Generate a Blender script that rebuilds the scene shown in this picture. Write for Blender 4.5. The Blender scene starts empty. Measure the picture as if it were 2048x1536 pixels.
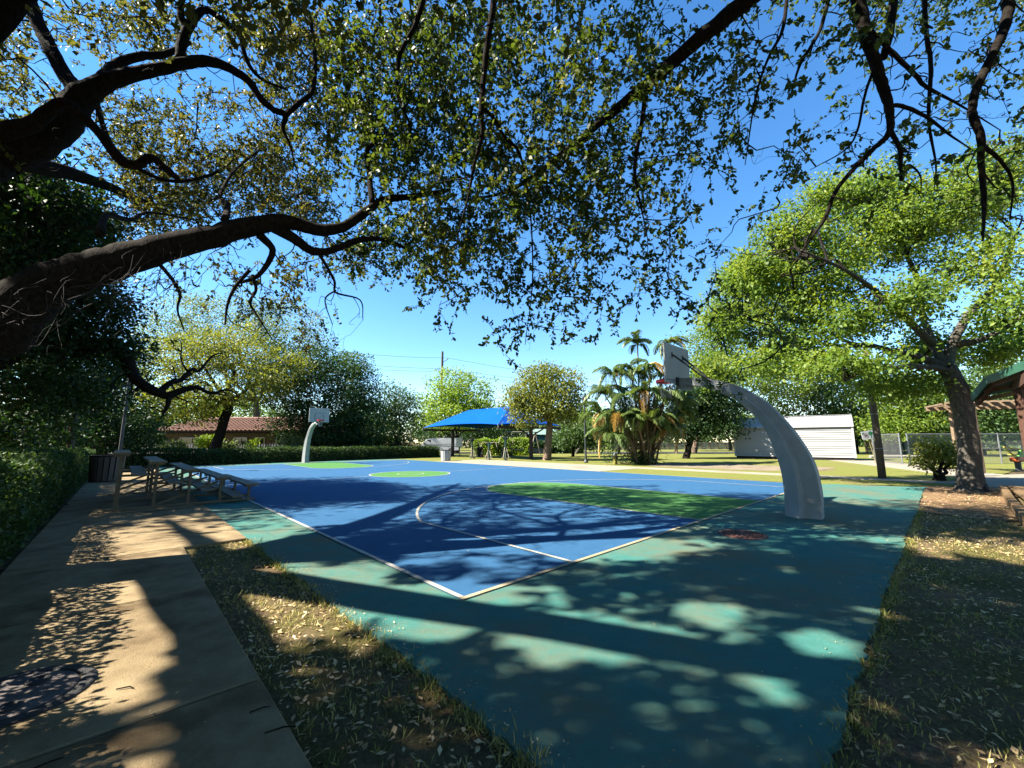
import bpy, bmesh, math, random
import numpy as np
from mathutils import Vector, Matrix
PI = math.pi
R = math.radians
rng = np.random.default_rng(11)
random.seed(5)
scene = bpy.context.scene
col = scene.collection

# ------------------------------------------------------------------ camera, sky, sun, exposure
PITCH, ROLL, FPX, EYE = 0.1408, 0.0027, 812.88, 1.5305
cam_data = bpy.data.cameras.new('camera')
cam_data.sensor_width = 36.0
cam_data.lens = FPX / 2048 * 36
cam_data.clip_start = 0.05
cam_data.clip_end = 3000
cam = bpy.data.objects.new('camera', cam_data)
col.objects.link(cam)
cam.matrix_world = Matrix.Translation((0, 0, EYE)) @ Matrix.Rotation(PI / 2 + PITCH, 4, 'X') @ Matrix.Rotation(-ROLL, 4, 'Z')
scene.camera = cam

SUN_EL = R(43)
SUN_AZ_DIR = R(10)          # direction in which shadows fall, measured from +X towards +Y
world = bpy.data.worlds.new('World')
scene.world = world
world.use_nodes = True
wn = world.node_tree
sky = wn.nodes.new('ShaderNodeTexSky')
sky.sky_type = 'NISHITA'
sky.sun_disc = False
sky.sun_elevation = SUN_EL
# sun stands at -shadow direction; sky rotation is measured clockwise from +Y
sx, sy = -math.cos(SUN_AZ_DIR), -math.sin(SUN_AZ_DIR)
sky.sun_rotation = math.atan2(sx, sy)
sky.altitude = 5
sky.air_density = 1.0
sky.dust_density = 0.0
sky.ozone_density = 3.0
hsv = wn.nodes.new('ShaderNodeHueSaturation')
hsv.inputs['Saturation'].default_value = 1.24
wn.links.new(sky.outputs[0], hsv.inputs['Color'])
wn.nodes['Background'].inputs['Strength'].default_value = 0.068
wn.links.new(hsv.outputs[0], wn.nodes['Background'].inputs['Color'])
sun_data = bpy.data.lights.new('sun', 'SUN')
sun_data.energy = 5.0
sun_data.angle = R(0.55)
sun_data.color = (1.0, 0.93, 0.80)
sun = bpy.data.objects.new('sun', sun_data)
col.objects.link(sun)
sdir = Vector((-sx * math.cos(SUN_EL), -sy * math.cos(SUN_EL), -math.sin(SUN_EL)))
sun.rotation_euler = sdir.to_track_quat('-Z', 'Y').to_euler()
sun.location = (-20, -5, 25)
scene.view_settings.view_transform = 'Standard'
scene.view_settings.look = 'None'
scene.view_settings.exposure = 2.28
scene.view_settings.gamma = 1.0
scene.view_settings.use_curve_mapping = False
cy = scene.cycles
cy.use_denoising = True
cy.max_bounces = 6
cy.diffuse_bounces = 3
cy.glossy_bounces = 2
cy.transmission_bounces = 4
cy.transparent_max_bounces = 4
cy.caustics_reflective = False
cy.caustics_refractive = False
cy.sample_clamp_indirect = 6

# ------------------------------------------------------------------ picture-plane helpers (photo pixels, 2048 x 1536)
def ray(u, v):
    a, b = u - 1024, 768 - v
    c, s = math.cos(ROLL), math.sin(ROLL)
    x, y = (a * c + b * s) / FPX, (-a * s + b * c) / FPX
    return np.array([x, math.cos(PITCH) - y * math.sin(PITCH), math.sin(PITCH) + y * math.cos(PITCH)])
def at(u, v, Y):
    d = ray(u, v)
    return d * (Y / d[1]) + np.array([0, 0, EYE])
def gnd(u, v, z=0.0):
    d = ray(u, v)
    return d * ((z - EYE) / d[2]) + np.array([0, 0, EYE])
def project(P):
    P = np.asarray(P, float)
    x, y, z = P[..., 0], P[..., 1], P[..., 2] - EYE
    F = y * math.cos(PITCH) + z * math.sin(PITCH)
    U = -y * math.sin(PITCH) + z * math.cos(PITCH)
    return 1024 + FPX * x / F, 768 - FPX * U / F, F
# court frame: u along the court from the near baseline, v across it
CO = np.array([4.9573, 9.2773]); CD = np.array([-0.68791, 0.72579]); CN = np.array([0.72579, 0.68791])
CANG = math.atan2(CD[1], CD[0])
def ct(u, v, z=0.0):
    p = CO + CD * u + CN * v
    return (p[0], p[1], z)

# ------------------------------------------------------------------ materials
MATS = {}
def nodes_of(m):
    m.use_nodes = True
    nt = m.node_tree
    return nt, nt.nodes['Principled BSDF']
def rgb(c, k=0.40):
    return (c[0] * k, c[1] * k, c[2] * k, 1.0)
def mat(name, c1, c2=None, scale=8.0, rough=0.7, bump=0.0, bscale=60.0, metal=0.0, detail=5.0, stretch=None, spec=0.4, c3=None, scale3=1.0, thr=(0.45, 0.65)):
    if name in MATS:
        return MATS[name]
    m = bpy.data.materials.new(name)
    nt, p = nodes_of(m)
    N, L = nt.nodes, nt.links
    p.inputs['Roughness'].default_value = rough
    p.inputs['Metallic'].default_value = metal
    p.inputs['Specular IOR Level'].default_value = spec
    tc = N.new('ShaderNodeTexCoord')
    vec = tc.outputs['Object']
    if stretch:
        mp = N.new('ShaderNodeMapping')
        mp.inputs['Scale'].default_value = stretch
        L.new(vec, mp.inputs['Vector'])
        vec = mp.outputs['Vector']
    if c2 is None:
        p.inputs['Base Color'].default_value = rgb(c1)
        outc = None
    else:
        n = N.new('ShaderNodeTexNoise')
        n.inputs['Scale'].default_value = scale
        n.inputs['Detail'].default_value = detail
        n.inputs['Roughness'].default_value = 0.65
        L.new(vec, n.inputs['Vector'])
        cr = N.new('ShaderNodeValToRGB')
        cr.color_ramp.elements[0].position = 0.32
        cr.color_ramp.elements[1].position = 0.68
        cr.color_ramp.elements[0].color = rgb(c1)
        cr.color_ramp.elements[1].color = rgb(c2)
        L.new(n.outputs['Fac'], cr.inputs['Fac'])
        outc = cr.outputs['Color']
        if c3 is not None:
            n3 = N.new('ShaderNodeTexNoise')
            n3.inputs['Scale'].default_value = scale3
            n3.inputs['Detail'].default_value = 6
            n3.inputs['Roughness'].default_value = 0.6
            L.new(vec, n3.inputs['Vector'])
            r3 = N.new('ShaderNodeMapRange')
            r3.inputs['From Min'].default_value = thr[0]
            r3.inputs['From Max'].default_value = thr[1]
            L.new(n3.outputs['Fac'], r3.inputs['Value'])
            mx = N.new('ShaderNodeMix')
            mx.data_type = 'RGBA'
            L.new(r3.outputs['Result'], mx.inputs[0])
            L.new(outc, mx.inputs[6])
            mx.inputs[7].default_value = rgb(c3)
            outc = mx.outputs[2]
        L.new(outc, p.inputs['Base Color'])
    if bump:
        nb = N.new('ShaderNodeTexNoise')
        nb.inputs['Scale'].default_value = bscale
        nb.inputs['Detail'].default_value = 6
        nb.inputs['Roughness'].default_value = 0.7
        L.new(vec, nb.inputs['Vector'])
        b = N.new('ShaderNodeBump')
        b.inputs['Strength'].default_value = bump
        b.inputs['Distance'].default_value = 0.02
        L.new(nb.outputs['Fac'], b.inputs['Height'])
        L.new(b.outputs['Normal'], p.inputs['Normal'])
    MATS[name] = m
    return m
def leaf_mat(name, cols, trans=0.35, rough=0.50, tcol=None, spec=0.20, drift=0.8, bright=1.0):
    """leaf colours picked per leaf; part of the light passes through the blade"""
    if name in MATS:
        return MATS[name]
    m = bpy.data.materials.new(name)
    nt, p = nodes_of(m)
    N, L = nt.nodes, nt.links
    g = N.new('ShaderNodeNewGeometry')
    cr = N.new('ShaderNodeValToRGB')
    e = cr.color_ramp.elements
    while len(e) < len(cols):
        e.new(0.5)
    for i, c in enumerate(cols):
        e[i].position = i / max(1, len(cols) - 1)
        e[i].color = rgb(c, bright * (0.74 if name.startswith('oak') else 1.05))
    tc = N.new('ShaderNodeTexCoord')
    nz = N.new('ShaderNodeTexNoise')
    nz.inputs['Scale'].default_value = drift  # noise drifts whole clumps lighter and yellower, standing in for sunlit sprays
    nz.inputs['Detail'].default_value = 2
    L.new(tc.outputs['Object'], nz.inputs['Vector'])
    a1 = N.new('ShaderNodeMath')
    a1.operation = 'MULTIPLY_ADD'
    L.new(nz.outputs['Fac'], a1.inputs[0])
    a1.inputs[1].default_value = 1.5
    a1.inputs[2].default_value = -0.52
    a2 = N.new('ShaderNodeMath')
    a2.operation = 'MULTIPLY_ADD'
    a2.use_clamp = True
    L.new(g.outputs['Random Per Island'], a2.inputs[0])
    a2.inputs[1].default_value = 0.55
    L.new(a1.outputs[0], a2.inputs[2])
    L.new(a2.outputs[0], cr.inputs['Fac'])
    L.new(cr.outputs['Color'], p.inputs['Base Color'])
    p.inputs['Roughness'].default_value = rough
    p.inputs['Specular IOR Level'].default_value = spec
    t = N.new('ShaderNodeBsdfTranslucent')
    hs = N.new('ShaderNodeMix')
    hs.data_type = 'RGBA'
    hs.blend_type = 'MULTIPLY'
    hs.inputs[0].default_value = 1.0
    L.new(cr.outputs['Color'], hs.inputs[6])
    hs.inputs[7].default_value = rgb(tcol or (2.2, 2.0, 0.9), 1.0)
    L.new(hs.outputs[2], t.inputs['Color'])
    mx = N.new('ShaderNodeMixShader')
    mx.inputs[0].default_value = trans
    L.new(p.outputs[0], mx.inputs[1])
    L.new(t.outputs[0], mx.inputs[2])
    L.new(mx.outputs[0], N['Material Output'].inputs['Surface'])
    MATS[name] = m
    return m

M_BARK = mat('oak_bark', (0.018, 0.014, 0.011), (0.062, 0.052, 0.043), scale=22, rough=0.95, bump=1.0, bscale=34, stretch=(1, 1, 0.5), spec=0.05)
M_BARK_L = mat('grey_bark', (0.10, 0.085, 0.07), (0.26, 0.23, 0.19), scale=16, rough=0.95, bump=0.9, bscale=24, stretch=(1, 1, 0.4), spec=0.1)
M_BARK_T = mat('tan_bark', (0.22, 0.15, 0.10), (0.38, 0.27, 0.19), scale=6, rough=0.8, bump=0.3, bscale=18, spec=0.2)
M_WOODP = mat('weathered_pole_wood', (0.17, 0.13, 0.09), (0.30, 0.235, 0.165), scale=9, rough=0.9, bump=0.4, bscale=40, stretch=(6, 6, 0.4), spec=0.15)
M_TIMBER = mat('timber_edging_wood', (0.24, 0.15, 0.075), (0.40, 0.26, 0.13), scale=8, rough=0.9, bump=0.4, bscale=40, spec=0.15)
M_PLANK = mat('bleacher_plank', (0.27, 0.235, 0.155), (0.40, 0.35, 0.24), scale=7, rough=0.75, bump=0.25, bscale=40, stretch=(0.6, 8, 8), spec=0.25)
M_BFRAME = mat('bleacher_frame_paint', (0.20, 0.165, 0.10), (0.31, 0.26, 0.165), scale=12, rough=0.6, bump=0.1, bscale=50)
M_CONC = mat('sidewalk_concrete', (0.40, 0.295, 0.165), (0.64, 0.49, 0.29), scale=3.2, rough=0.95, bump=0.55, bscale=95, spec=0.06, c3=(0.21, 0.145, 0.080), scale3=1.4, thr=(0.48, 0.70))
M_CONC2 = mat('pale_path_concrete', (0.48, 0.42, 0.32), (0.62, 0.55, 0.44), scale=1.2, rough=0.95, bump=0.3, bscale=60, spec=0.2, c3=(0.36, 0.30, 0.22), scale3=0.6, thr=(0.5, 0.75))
M_POSTC = mat('hoop_post_paint', (0.47, 0.51, 0.50), (0.62, 0.66, 0.65), scale=3.5, rough=0.6, bump=0.25, bscale=30, spec=0.3)
M_BOARD = mat('backboard_paint', (0.65, 0.69, 0.66), (0.83, 0.85, 0.83), scale=3.0, rough=0.5, stretch=(1, 6, 0.6))
M_RIM = mat('rim_red_paint', (0.72, 0.02, 0.04), (0.85, 0.05, 0.07), scale=20, rough=0.5)
M_NET = mat('net_cord', (0.55, 0.53, 0.48), (0.72, 0.70, 0.66), scale=30, rough=0.9)
M_STEELD = mat('dark_steel', (0.035, 0.05, 0.055), (0.07, 0.085, 0.09), scale=20, rough=0.5)
M_GALV = mat('galvanised_steel', (0.40, 0.42, 0.43), (0.58, 0.60, 0.61), scale=14, rough=0.45, metal=0.6)
M_SIDING = mat('white_siding', (0.58, 0.58, 0.56), (0.68, 0.68, 0.66), scale=2.5, rough=0.6, stretch=(0.5, 1, 6))
M_SHROOF = mat('shed_roof_metal', (0.53, 0.54, 0.55), (0.68, 0.69, 0.70), scale=3, rough=0.45, spec=0.5)
M_WTRIM = mat('white_trim', (0.69, 0.69, 0.68), (0.78, 0.78, 0.76), scale=5, rough=0.6)
M_DARK = mat('dark_void_paint', (0.02, 0.018, 0.016), (0.04, 0.036, 0.03), scale=8, rough=0.8)
M_CANOPY = mat('blue_shade_fabric', (0.003, 0.125, 0.68), (0.006, 0.155, 0.78), scale=1.2, rough=0.9, spec=0.05, bump=0.05, bscale=120)
M_BROWN = mat('brown_steel', (0.045, 0.026, 0.020), (0.075, 0.045, 0.033), scale=10, rough=0.6)
M_GWOOD = mat('gazebo_wood', (0.10, 0.042, 0.025), (0.19, 0.085, 0.048), scale=5, rough=0.75, bump=0.2, bscale=40, stretch=(3, 3, 0.5))
M_GRAFTER = mat('pergola_wood', (0.30, 0.20, 0.12), (0.44, 0.31, 0.20), scale=5, rough=0.8)
M_GREENM = mat('green_roof_metal', (0.055, 0.20, 0.13), (0.085, 0.27, 0.18), scale=4, rough=0.45)
M_TILE = mat('clay_tile', (0.36, 0.17, 0.115), (0.58, 0.34, 0.25), scale=3.2, rough=0.85, detail=8, bump=0.2, bscale=20)
M_STUCCO = mat('tan_stucco', (0.20, 0.165, 0.095), (0.27, 0.225, 0.135), scale=6, rough=0.95, bump=0.2, bscale=50)
M_GLASS = mat('window_glass', (0.02, 0.025, 0.03), rough=0.08, spec=0.6)
M_VAN = mat('white_van_paint', (0.78, 0.80, 0.83), (0.88, 0.90, 0.93), scale=2, rough=0.3, spec=0.5)
M_RUBBER = mat('black_rubber', (0.015, 0.015, 0.015), (0.03, 0.03, 0.03), scale=20, rough=0.8)
M_YELLOW = mat('yellow_paint', (0.62, 0.50, 0.05), (0.72, 0.60, 0.10), scale=8, rough=0.5)
M_ORANGE = mat('orange_plastic', (0.65, 0.12, 0.02), (0.75, 0.17, 0.04), scale=8, rough=0.5)
M_LGREEN = mat('lime_plastic', (0.16, 0.45, 0.04), (0.22, 0.55, 0.07), scale=8, rough=0.5)
M_EQGREEN = mat('equipment_green', (0.015, 0.07, 0.06), (0.03, 0.11, 0.09), scale=9, rough=0.5)
M_EQBEIGE = mat('equipment_beige', (0.50, 0.44, 0.33), (0.62, 0.55, 0.43), scale=9, rough=0.55)
M_RUST = mat('rusty_iron', (0.16, 0.060, 0.040), (0.36, 0.16, 0.11), scale=16, rough=0.85, bump=0.5, bscale=50)
M_IRON = mat('brown_cast_iron', (0.10, 0.075, 0.065), (0.21, 0.165, 0.15), scale=6, rough=0.7, bump=0.3, bscale=60)
M_IRONR = mat('dark_cast_ring', (0.022, 0.020, 0.022), (0.05, 0.045, 0.045), scale=14, rough=0.75, bump=0.5, bscale=60)
M_WHITE = mat('white_line_paint', (0.55, 0.51, 0.42), (0.78, 0.75, 0.66), scale=5, rough=0.8, bump=0.15, bscale=120)
M_CREAM = mat('yellowed_line_paint', (0.50, 0.41, 0.24), (0.68, 0.58, 0.38), scale=5, rough=0.8, bump=0.15, bscale=120)
M_SIGNW = mat('sign_white', (0.93, 0.94, 0.93), (1.00, 1.00, 1.00), scale=4, rough=0.5)
M_SIGNG = mat('sign_green', (0.02, 0.24, 0.06), (0.03, 0.30, 0.09), scale=9, rough=0.5)
M_SIGNK = mat('sign_black', (0.03, 0.03, 0.03), (0.05, 0.05, 0.05), scale=9, rough=0.5)
M_SIGNR = mat('sign_red', (0.45, 0.03, 0.03), (0.5, 0.05, 0.05), scale=9, rough=0.5)
M_TEALP = mat('teal_panel', (0.03, 0.28, 0.26), (0.05, 0.36, 0.33), scale=6, rough=0.5)
M_FENCEW = mat('pale_fence_board', (0.52, 0.46, 0.38), (0.68, 0.62, 0.53), scale=3, rough=0.9)
M_HYD = mat('hydrant_yellow', (0.42, 0.36, 0.05), (0.52, 0.45, 0.09), scale=9, rough=0.6)
M_SLATL = mat('pale_can_slat', (0.72, 0.75, 0.72), (0.90, 0.93, 0.90), scale=8, rough=0.6)
M_SLATD = mat('brown_can_slat', (0.16, 0.125, 0.105), (0.26, 0.21, 0.18), scale=8, rough=0.7, stretch=(8, 8, 0.5))

L_OAKY = leaf_mat('oak_leaf_olive', [(0.050, 0.068, 0.020), (0.075, 0.090, 0.026), (0.115, 0.115, 0.034), (0.125, 0.100, 0.036)], trans=0.38, tcol=(2.0, 1.9, 0.8))
L_OAKG = leaf_mat('oak_leaf_green', [(0.032, 0.060, 0.018), (0.055, 0.092, 0.022), (0.090, 0.125, 0.030), (0.17, 0.17, 0.045)], trans=0.34, tcol=(2.1, 2.0, 0.7), bright=0.9)
L_RIGHT = leaf_mat('bright_oak_leaf', [(0.055, 0.105, 0.020), (0.105, 0.165, 0.026), (0.19, 0.225, 0.044)], trans=0.42, tcol=(1.9, 1.8, 0.6), bright=0.98)
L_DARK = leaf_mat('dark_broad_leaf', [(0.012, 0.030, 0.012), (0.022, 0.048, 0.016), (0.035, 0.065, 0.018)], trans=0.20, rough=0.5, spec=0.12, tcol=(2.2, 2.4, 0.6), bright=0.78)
L_MID = leaf_mat('mid_green_leaf', [(0.028, 0.060, 0.018), (0.045, 0.085, 0.024), (0.065, 0.105, 0.028)], trans=0.28)
L_LIME = leaf_mat('lime_green_leaf', [(0.09, 0.15, 0.018), (0.13, 0.20, 0.024), (0.19, 0.23, 0.035)], trans=0.38, tcol=(1.7, 1.6, 0.6), bright=1.2)
L_GUMBO = leaf_mat('yellow_green_leaf', [(0.10, 0.125, 0.024), (0.14, 0.165, 0.030), (0.21, 0.21, 0.050)], trans=0.40, tcol=(1.6, 1.5, 0.6), bright=0.95)
L_GREY = leaf_mat('grey_green_leaf', [(0.075, 0.105, 0.040), (0.10, 0.135, 0.050), (0.14, 0.165, 0.060)], trans=0.35, tcol=(1.7, 1.7, 0.9))
L_HEDGE = leaf_mat('hedge_leaf', [(0.020, 0.045, 0.014), (0.035, 0.070, 0.020), (0.060, 0.095, 0.028)], trans=0.22, rough=0.55, spec=0.12, bright=0.85)
L_PALM = leaf_mat('palm_leaflet', [(0.055, 0.095, 0.026), (0.085, 0.130, 0.036), (0.14, 0.18, 0.060)], trans=0.30, rough=0.35, tcol=(1.6, 1.5, 0.7))
L_PALMD = leaf_mat('dry_palm_leaflet', [(0.34, 0.22, 0.07), (0.42, 0.29, 0.10), (0.30, 0.20, 0.08)], trans=0.25, tcol=(1.3, 1.2, 0.8))
L_GRASS = leaf_mat('grass_blade', [(0.07, 0.095, 0.022), (0.14, 0.155, 0.035), (0.27, 0.23, 0.08), (0.42, 0.33, 0.14)], trans=0.25, tcol=(1.3, 1.3, 0.6))
L_LITTER = leaf_mat('fallen_leaf', [(0.13, 0.075, 0.035), (0.28, 0.18, 0.085), (0.46, 0.33, 0.17), (0.62, 0.52, 0.34)], trans=0.08, rough=0.8, tcol=(1, 1, 1))

# ------------------------------------------------------------------ mesh building
class MB:
    def __init__(self):
        self.v, self.f = [], []
    def add(self, vs, fs):
        o = len(self.v)
        self.v += [tuple(map(float, p)) for p in vs]
        self.f += [tuple(i + o for i in f) for f in fs]
        return self
    def box(self, c, s, rz=0.0, ry=0.0, rx=0.0):
        m = Matrix.Translation(c) @ Matrix.Rotation(rz, 4, 'Z') @ Matrix.Rotation(ry, 4, 'Y') @ Matrix.Rotation(rx, 4, 'X')
        h = [x / 2 for x in s]
        vs = [m @ Vector((sx_ * h[0], sy_ * h[1], sz_ * h[2])) for sx_ in (-1, 1) for sy_ in (-1, 1) for sz_ in (-1, 1)]
        return self.add(vs, [(0, 1, 3, 2), (4, 6, 7, 5), (0, 4, 5, 1), (2, 3, 7, 6), (0, 2, 6, 4), (1, 5, 7, 3)])
    def beam(self, a, b, w, h, up=(0, 0, 1)):
        a, b = Vector(a), Vector(b)
        t = (b - a).normalized()
        up = Vector(up)
        if abs(t.dot(up)) > 0.98:
            up = Vector((1, 0, 0))
        s = t.cross(up).normalized() * (w / 2)
        n = s.cross(t).normalized() * (h / 2)
        vs = [p + i * s + j * n for p in (a, b) for (i, j) in ((-1, -1), (1, -1), (1, 1), (-1, 1))]
        return self.add(vs, [(3, 2, 1, 0), (4, 5, 6, 7), (0, 1, 5, 4), (1, 2, 6, 5), (2, 3, 7, 6), (3, 0, 4, 7)])
    def prism(self, poly, z0, z1):
        n = len(poly)
        vs = [(x, y, z0) for x, y in poly] + [(x, y, z1) for x, y in poly]
        fs = [tuple(range(n - 1, -1, -1)), tuple(range(n, 2 * n))]
        fs += [(i, (i + 1) % n, n + (i + 1) % n, n + i) for i in range(n)]
        return self.add(vs, fs)
    def tube(self, pts, rad, sides=8, cap=True, rough=0.0):
        P = [Vector(p) for p in pts]
        if not hasattr(rad, '__len__'):
            rad = [rad] * len(P)
        ref = Vector((0.31, 0.17, 0.93))
        rings = []
        prev = None
        for i, p in enumerate(P):
            t = (P[min(i + 1, len(P) - 1)] - P[max(i - 1, 0)])
            t = t.normalized() if t.length > 1e-9 else Vector((0, 0, 1))
            s = prev - t * prev.dot(t) if prev is not None else t.cross(ref if abs(t.dot(ref)) < 0.95 else Vector((1, 0, 0)))
            s = s.normalized()
            prev = s
            n = t.cross(s)
            ring = []
            for k in range(sides):
                a = 2 * PI * k / sides
                r = rad[i] * (1 + (random.uniform(-rough, rough) if rough else 0))
                ring.append(p + (s * math.cos(a) + n * math.sin(a)) * r)
            rings.append(ring)
        vs = [q for r_ in rings for q in r_]
        fs = []
        for i in range(len(P) - 1):
            for k in range(sides):
                k2 = (k + 1) % sides
                fs.append((i * sides + k, i * sides + k2, (i + 1) * sides + k2, (i + 1) * sides + k))
        if cap:
            fs.append(tuple(range(sides - 1, -1, -1)))
            o = (len(P) - 1) * sides
            fs.append(tuple(range(o, o + sides)))
        return self.add(vs, fs)
    def lathe(self, prof, sides=20, c=(0, 0)):
        vs, fs = [], []
        for r, z in prof:
            for k in range(sides):
                a = 2 * PI * k / sides
                vs.append((c[0] + r * math.cos(a), c[1] + r * math.sin(a), z))
        for i in range(len(prof) - 1):
            for k in range(sides):
                k2 = (k + 1) % sides
                fs.append((i * sides + k, i * sides + k2, (i + 1) * sides + k2, (i + 1) * sides + k))
        fs.append(tuple(range(sides - 1, -1, -1)))
        o = (len(prof) - 1) * sides
        fs.append(tuple(range(o, o + sides)))
        return self.add(vs, fs)
    def build(self, name, material, parent=None, smooth=False, bevel=0.0):
        me = bpy.data.meshes.new(name)
        me.from_pydata(self.v, [], self.f)
        if bevel:
            bm = bmesh.new()
            bm.from_mesh(me)
            bmesh.ops.remove_doubles(bm, verts=bm.verts, dist=1e-5)
            bmesh.ops.bevel(bm, geom=list(bm.edges), offset=bevel, segments=1, affect='EDGES', clamp_overlap=True)
            bm.to_mesh(me)
            bm.free()
        me.materials.append(material)
        if smooth:
            me.polygons.foreach_set('use_smooth', [True] * len(me.polygons))
        me.update()
        return link(name, me, parent)
def link(name, data, parent=None):
    o = bpy.data.objects.new(name, data)
    col.objects.link(o)
    if parent is not None:
        o.parent = parent
    return o
def tag(o, label=None, cat=None, group=None, kind=None):
    if label: o['label'] = label
    if cat: o['category'] = cat
    if group: o['group'] = group
    if kind: o['kind'] = kind
    return o
def thing(name, label, cat, loc=(0, 0, 0), rz=0.0, group=None):
    o = link(name, None)
    o.location = loc
    o.rotation_euler = (0, 0, rz)
    return tag(o, label, cat, group)
def copy_tree(o, parent=None):
    c = o.copy()
    col.objects.link(c)
    c.parent = parent
    for ch in list(o.children):
        copy_tree(ch, c)
    return c
def quad_mesh(name, V, material, parent=None):
    """V: (n,4,3) array, one quad per leaf"""
    V = np.ascontiguousarray(V, dtype=np.float32)
    n, c = V.shape[:2]
    me = bpy.data.meshes.new(name)
    me.vertices.add(n * c)
    me.vertices.foreach_set('co', V.ravel())
    me.loops.add(n * c)
    me.loops.foreach_set('vertex_index', np.arange(n * c, dtype=np.int32))
    me.polygons.add(n)
    me.polygons.foreach_set('loop_start', np.arange(0, n * c, c, dtype=np.int32))
    me.update(calc_edges=True)
    me.materials.append(material)
    return link(name, me, parent)

# ------------------------------------------------------------------ leaves
def unit(a):
    return a / (np.linalg.norm(a, axis=-1, keepdims=True) + 1e-9)
def leaf_quads(pos, axis, nrm, L, W, fold=0.18):
    """rhombic leaves folded a little along the midrib"""
    axis = unit(axis)
    side = unit(np.cross(axis, nrm))
    up = np.cross(side, axis)
    L = np.asarray(L).reshape(-1, 1) if np.ndim(L) else L
    W = np.asarray(W).reshape(-1, 1) if np.ndim(W) else W
    b = pos
    m1 = pos + axis * (0.52 * L) + side * (0.5 * W) + up * (fold * W)
    t = pos + axis * L
    m2 = pos + axis * (0.52 * L) - side * (0.5 * W) + up * (fold * W)
    return np.stack([b, m1, t, m2], axis=1)
def leaf_hexes(pos, axis, nrm, L, W, fold=0.16):
    """fuller, round-ended leaves of six points"""
    axis = unit(axis)
    side = unit(np.cross(axis, nrm))
    up = np.cross(side, axis)
    L = np.asarray(L).reshape(-1, 1)
    W = np.asarray(W).reshape(-1, 1)
    pts = [pos]
    for f, w in ((0.36, 0.42), (0.76, 0.46)):
        pts.append(pos + axis * (f * L) + side * (w * W) + up * (fold * W))
    pts.append(pos + axis * L - up * (0.10 * L))
    for f, w in ((0.76, 0.46), (0.36, 0.42)):
        pts.append(pos + axis * (f * L) - side * (w * W) + up * (fold * W))
    return np.stack(pts, axis=1)
def cloud_leaves(blobs, n, size, aspect=0.5, cluster=14, sigma=0.28, shell=0.55, upbias=0.6, flat=1.0):
    """leaf clusters in ellipsoid blobs (cx,cy,cz,rx,ry,rz[,weight]); more of them near the blob's skin"""
    B = np.array([list(b) + [1.0] * (7 - len(b)) for b in blobs], float)
    w = (B[:, 3] * B[:, 4] * B[:, 5]) ** (2 / 3) * B[:, 6]
    w /= w.sum()
    nc = max(1, n // cluster)
    idx = rng.choice(len(B), nc, p=w)
    d = unit(rng.normal(size=(nc, 3)))
    r = rng.uniform(0, 1, (nc, 1)) ** (1 / 3)
    r = shell + (1 - shell) * r if shell > 0 else r
    r = np.where(rng.uniform(size=(nc, 1)) < 0.18, rng.uniform(0, 1, (nc, 1)), r)
    ph = rng.uniform(0, 6.28, (len(B), 3))[idx]
    lob = np.sin(d[:, 0] * 5.2 + ph[:, 0]) * np.sin(d[:, 1] * 5.2 + ph[:, 1]) + 0.7 * np.sin(d[:, 2] * 6.5 + d[:, 0] * 3.0 + ph[:, 2])
    r = r * rng.uniform(0.84, 1.10, (nc, 1)) * (1 + 0.20 * lob[:, None])
    keep = (lob > -0.75) | (rng.uniform(size=nc) < 0.35)
    d, r, idx = d[keep], r[keep], idx[keep]
    c = B[idx, :3] + d * r * B[idx, 3:6]
    c = np.repeat(c, cluster, axis=0)
    dd = np.repeat(d, cluster, axis=0)
    m = len(c)
    s = sigma * np.array([1, 1, 0.62 * flat])
    p = c + rng.normal(size=(m, 3)) * s
    ax = unit(rng.normal(size=(m, 3)) + dd * 0.5 + np.array([0, 0, -0.25]))
    nr = unit(rng.normal(size=(m, 3)) * 0.75 + dd * 0.35 + np.array([0, 0, upbias]))
    L = size * rng.uniform(0.65, 1.35, m)
    return leaf_quads(p, ax, nr, L, L * aspect)
def spray_leaves(start, dirs, nl=14, length=0.42, size=0.075, aspect=0.5, droop=0.30, hexa=True):
    """leafy twigs: leaves set along a drooping twig; returns leaf quads and twig centre lines"""
    N = len(start)
    dirs = unit(dirs)
    Ls = length * rng.uniform(0.6, 1.35, (N, 1, 1))
    t = np.linspace(0.18, 1.0, nl).reshape(1, nl, 1) ** 0.65 + rng.uniform(-0.03, 0.03, (N, nl, 1))
    dwn = np.array([0, 0, -1.0])
    pos = start[:, None, :] + dirs[:, None, :] * Ls * t + dwn * Ls * droop * t ** 2
    ax = unit(dirs[:, None, :] * 0.55 + rng.normal(size=(N, nl, 3)) * 0.75 + dwn * 0.15).reshape(-1, 3)
    nr = unit(rng.normal(size=(N * nl, 3)) * 0.7 + np.array([0, 0, 0.75]))
    L = size * rng.uniform(0.55, 1.4, N * nl)
    q = (leaf_hexes if hexa else leaf_quads)(pos.reshape(-1, 3), ax, nr, L, L * aspect)
    mids = start[:, None, :] + dirs[:, None, :] * Ls * np.array([0, 0.5, 1.0]).reshape(1, 3, 1) + dwn * Ls * droop * np.array([0, 0.25, 1.0]).reshape(1, 3, 1)
    return q, mids
def twig_quads(mids, r=0.004):
    """each twig a thin folded strip of four quads (two crossed ribbons along its curve)"""
    out = []
    a = np.array([0.7, 0.7, 0.1]) * r
    b = np.array([0.6, -0.6, 0.5]) * r
    for i in (0, 1):
        p, q = mids[:, i], mids[:, i + 1]
        k0, k1 = (1.3, 1.0) if i == 0 else (1.0, 0.5)
        for o in (a, b):
            out.append(np.stack([p - o * k0, p + o * k0, q + o * k1, q - o * k1], axis=1))
    return np.concatenate(out)

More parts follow.
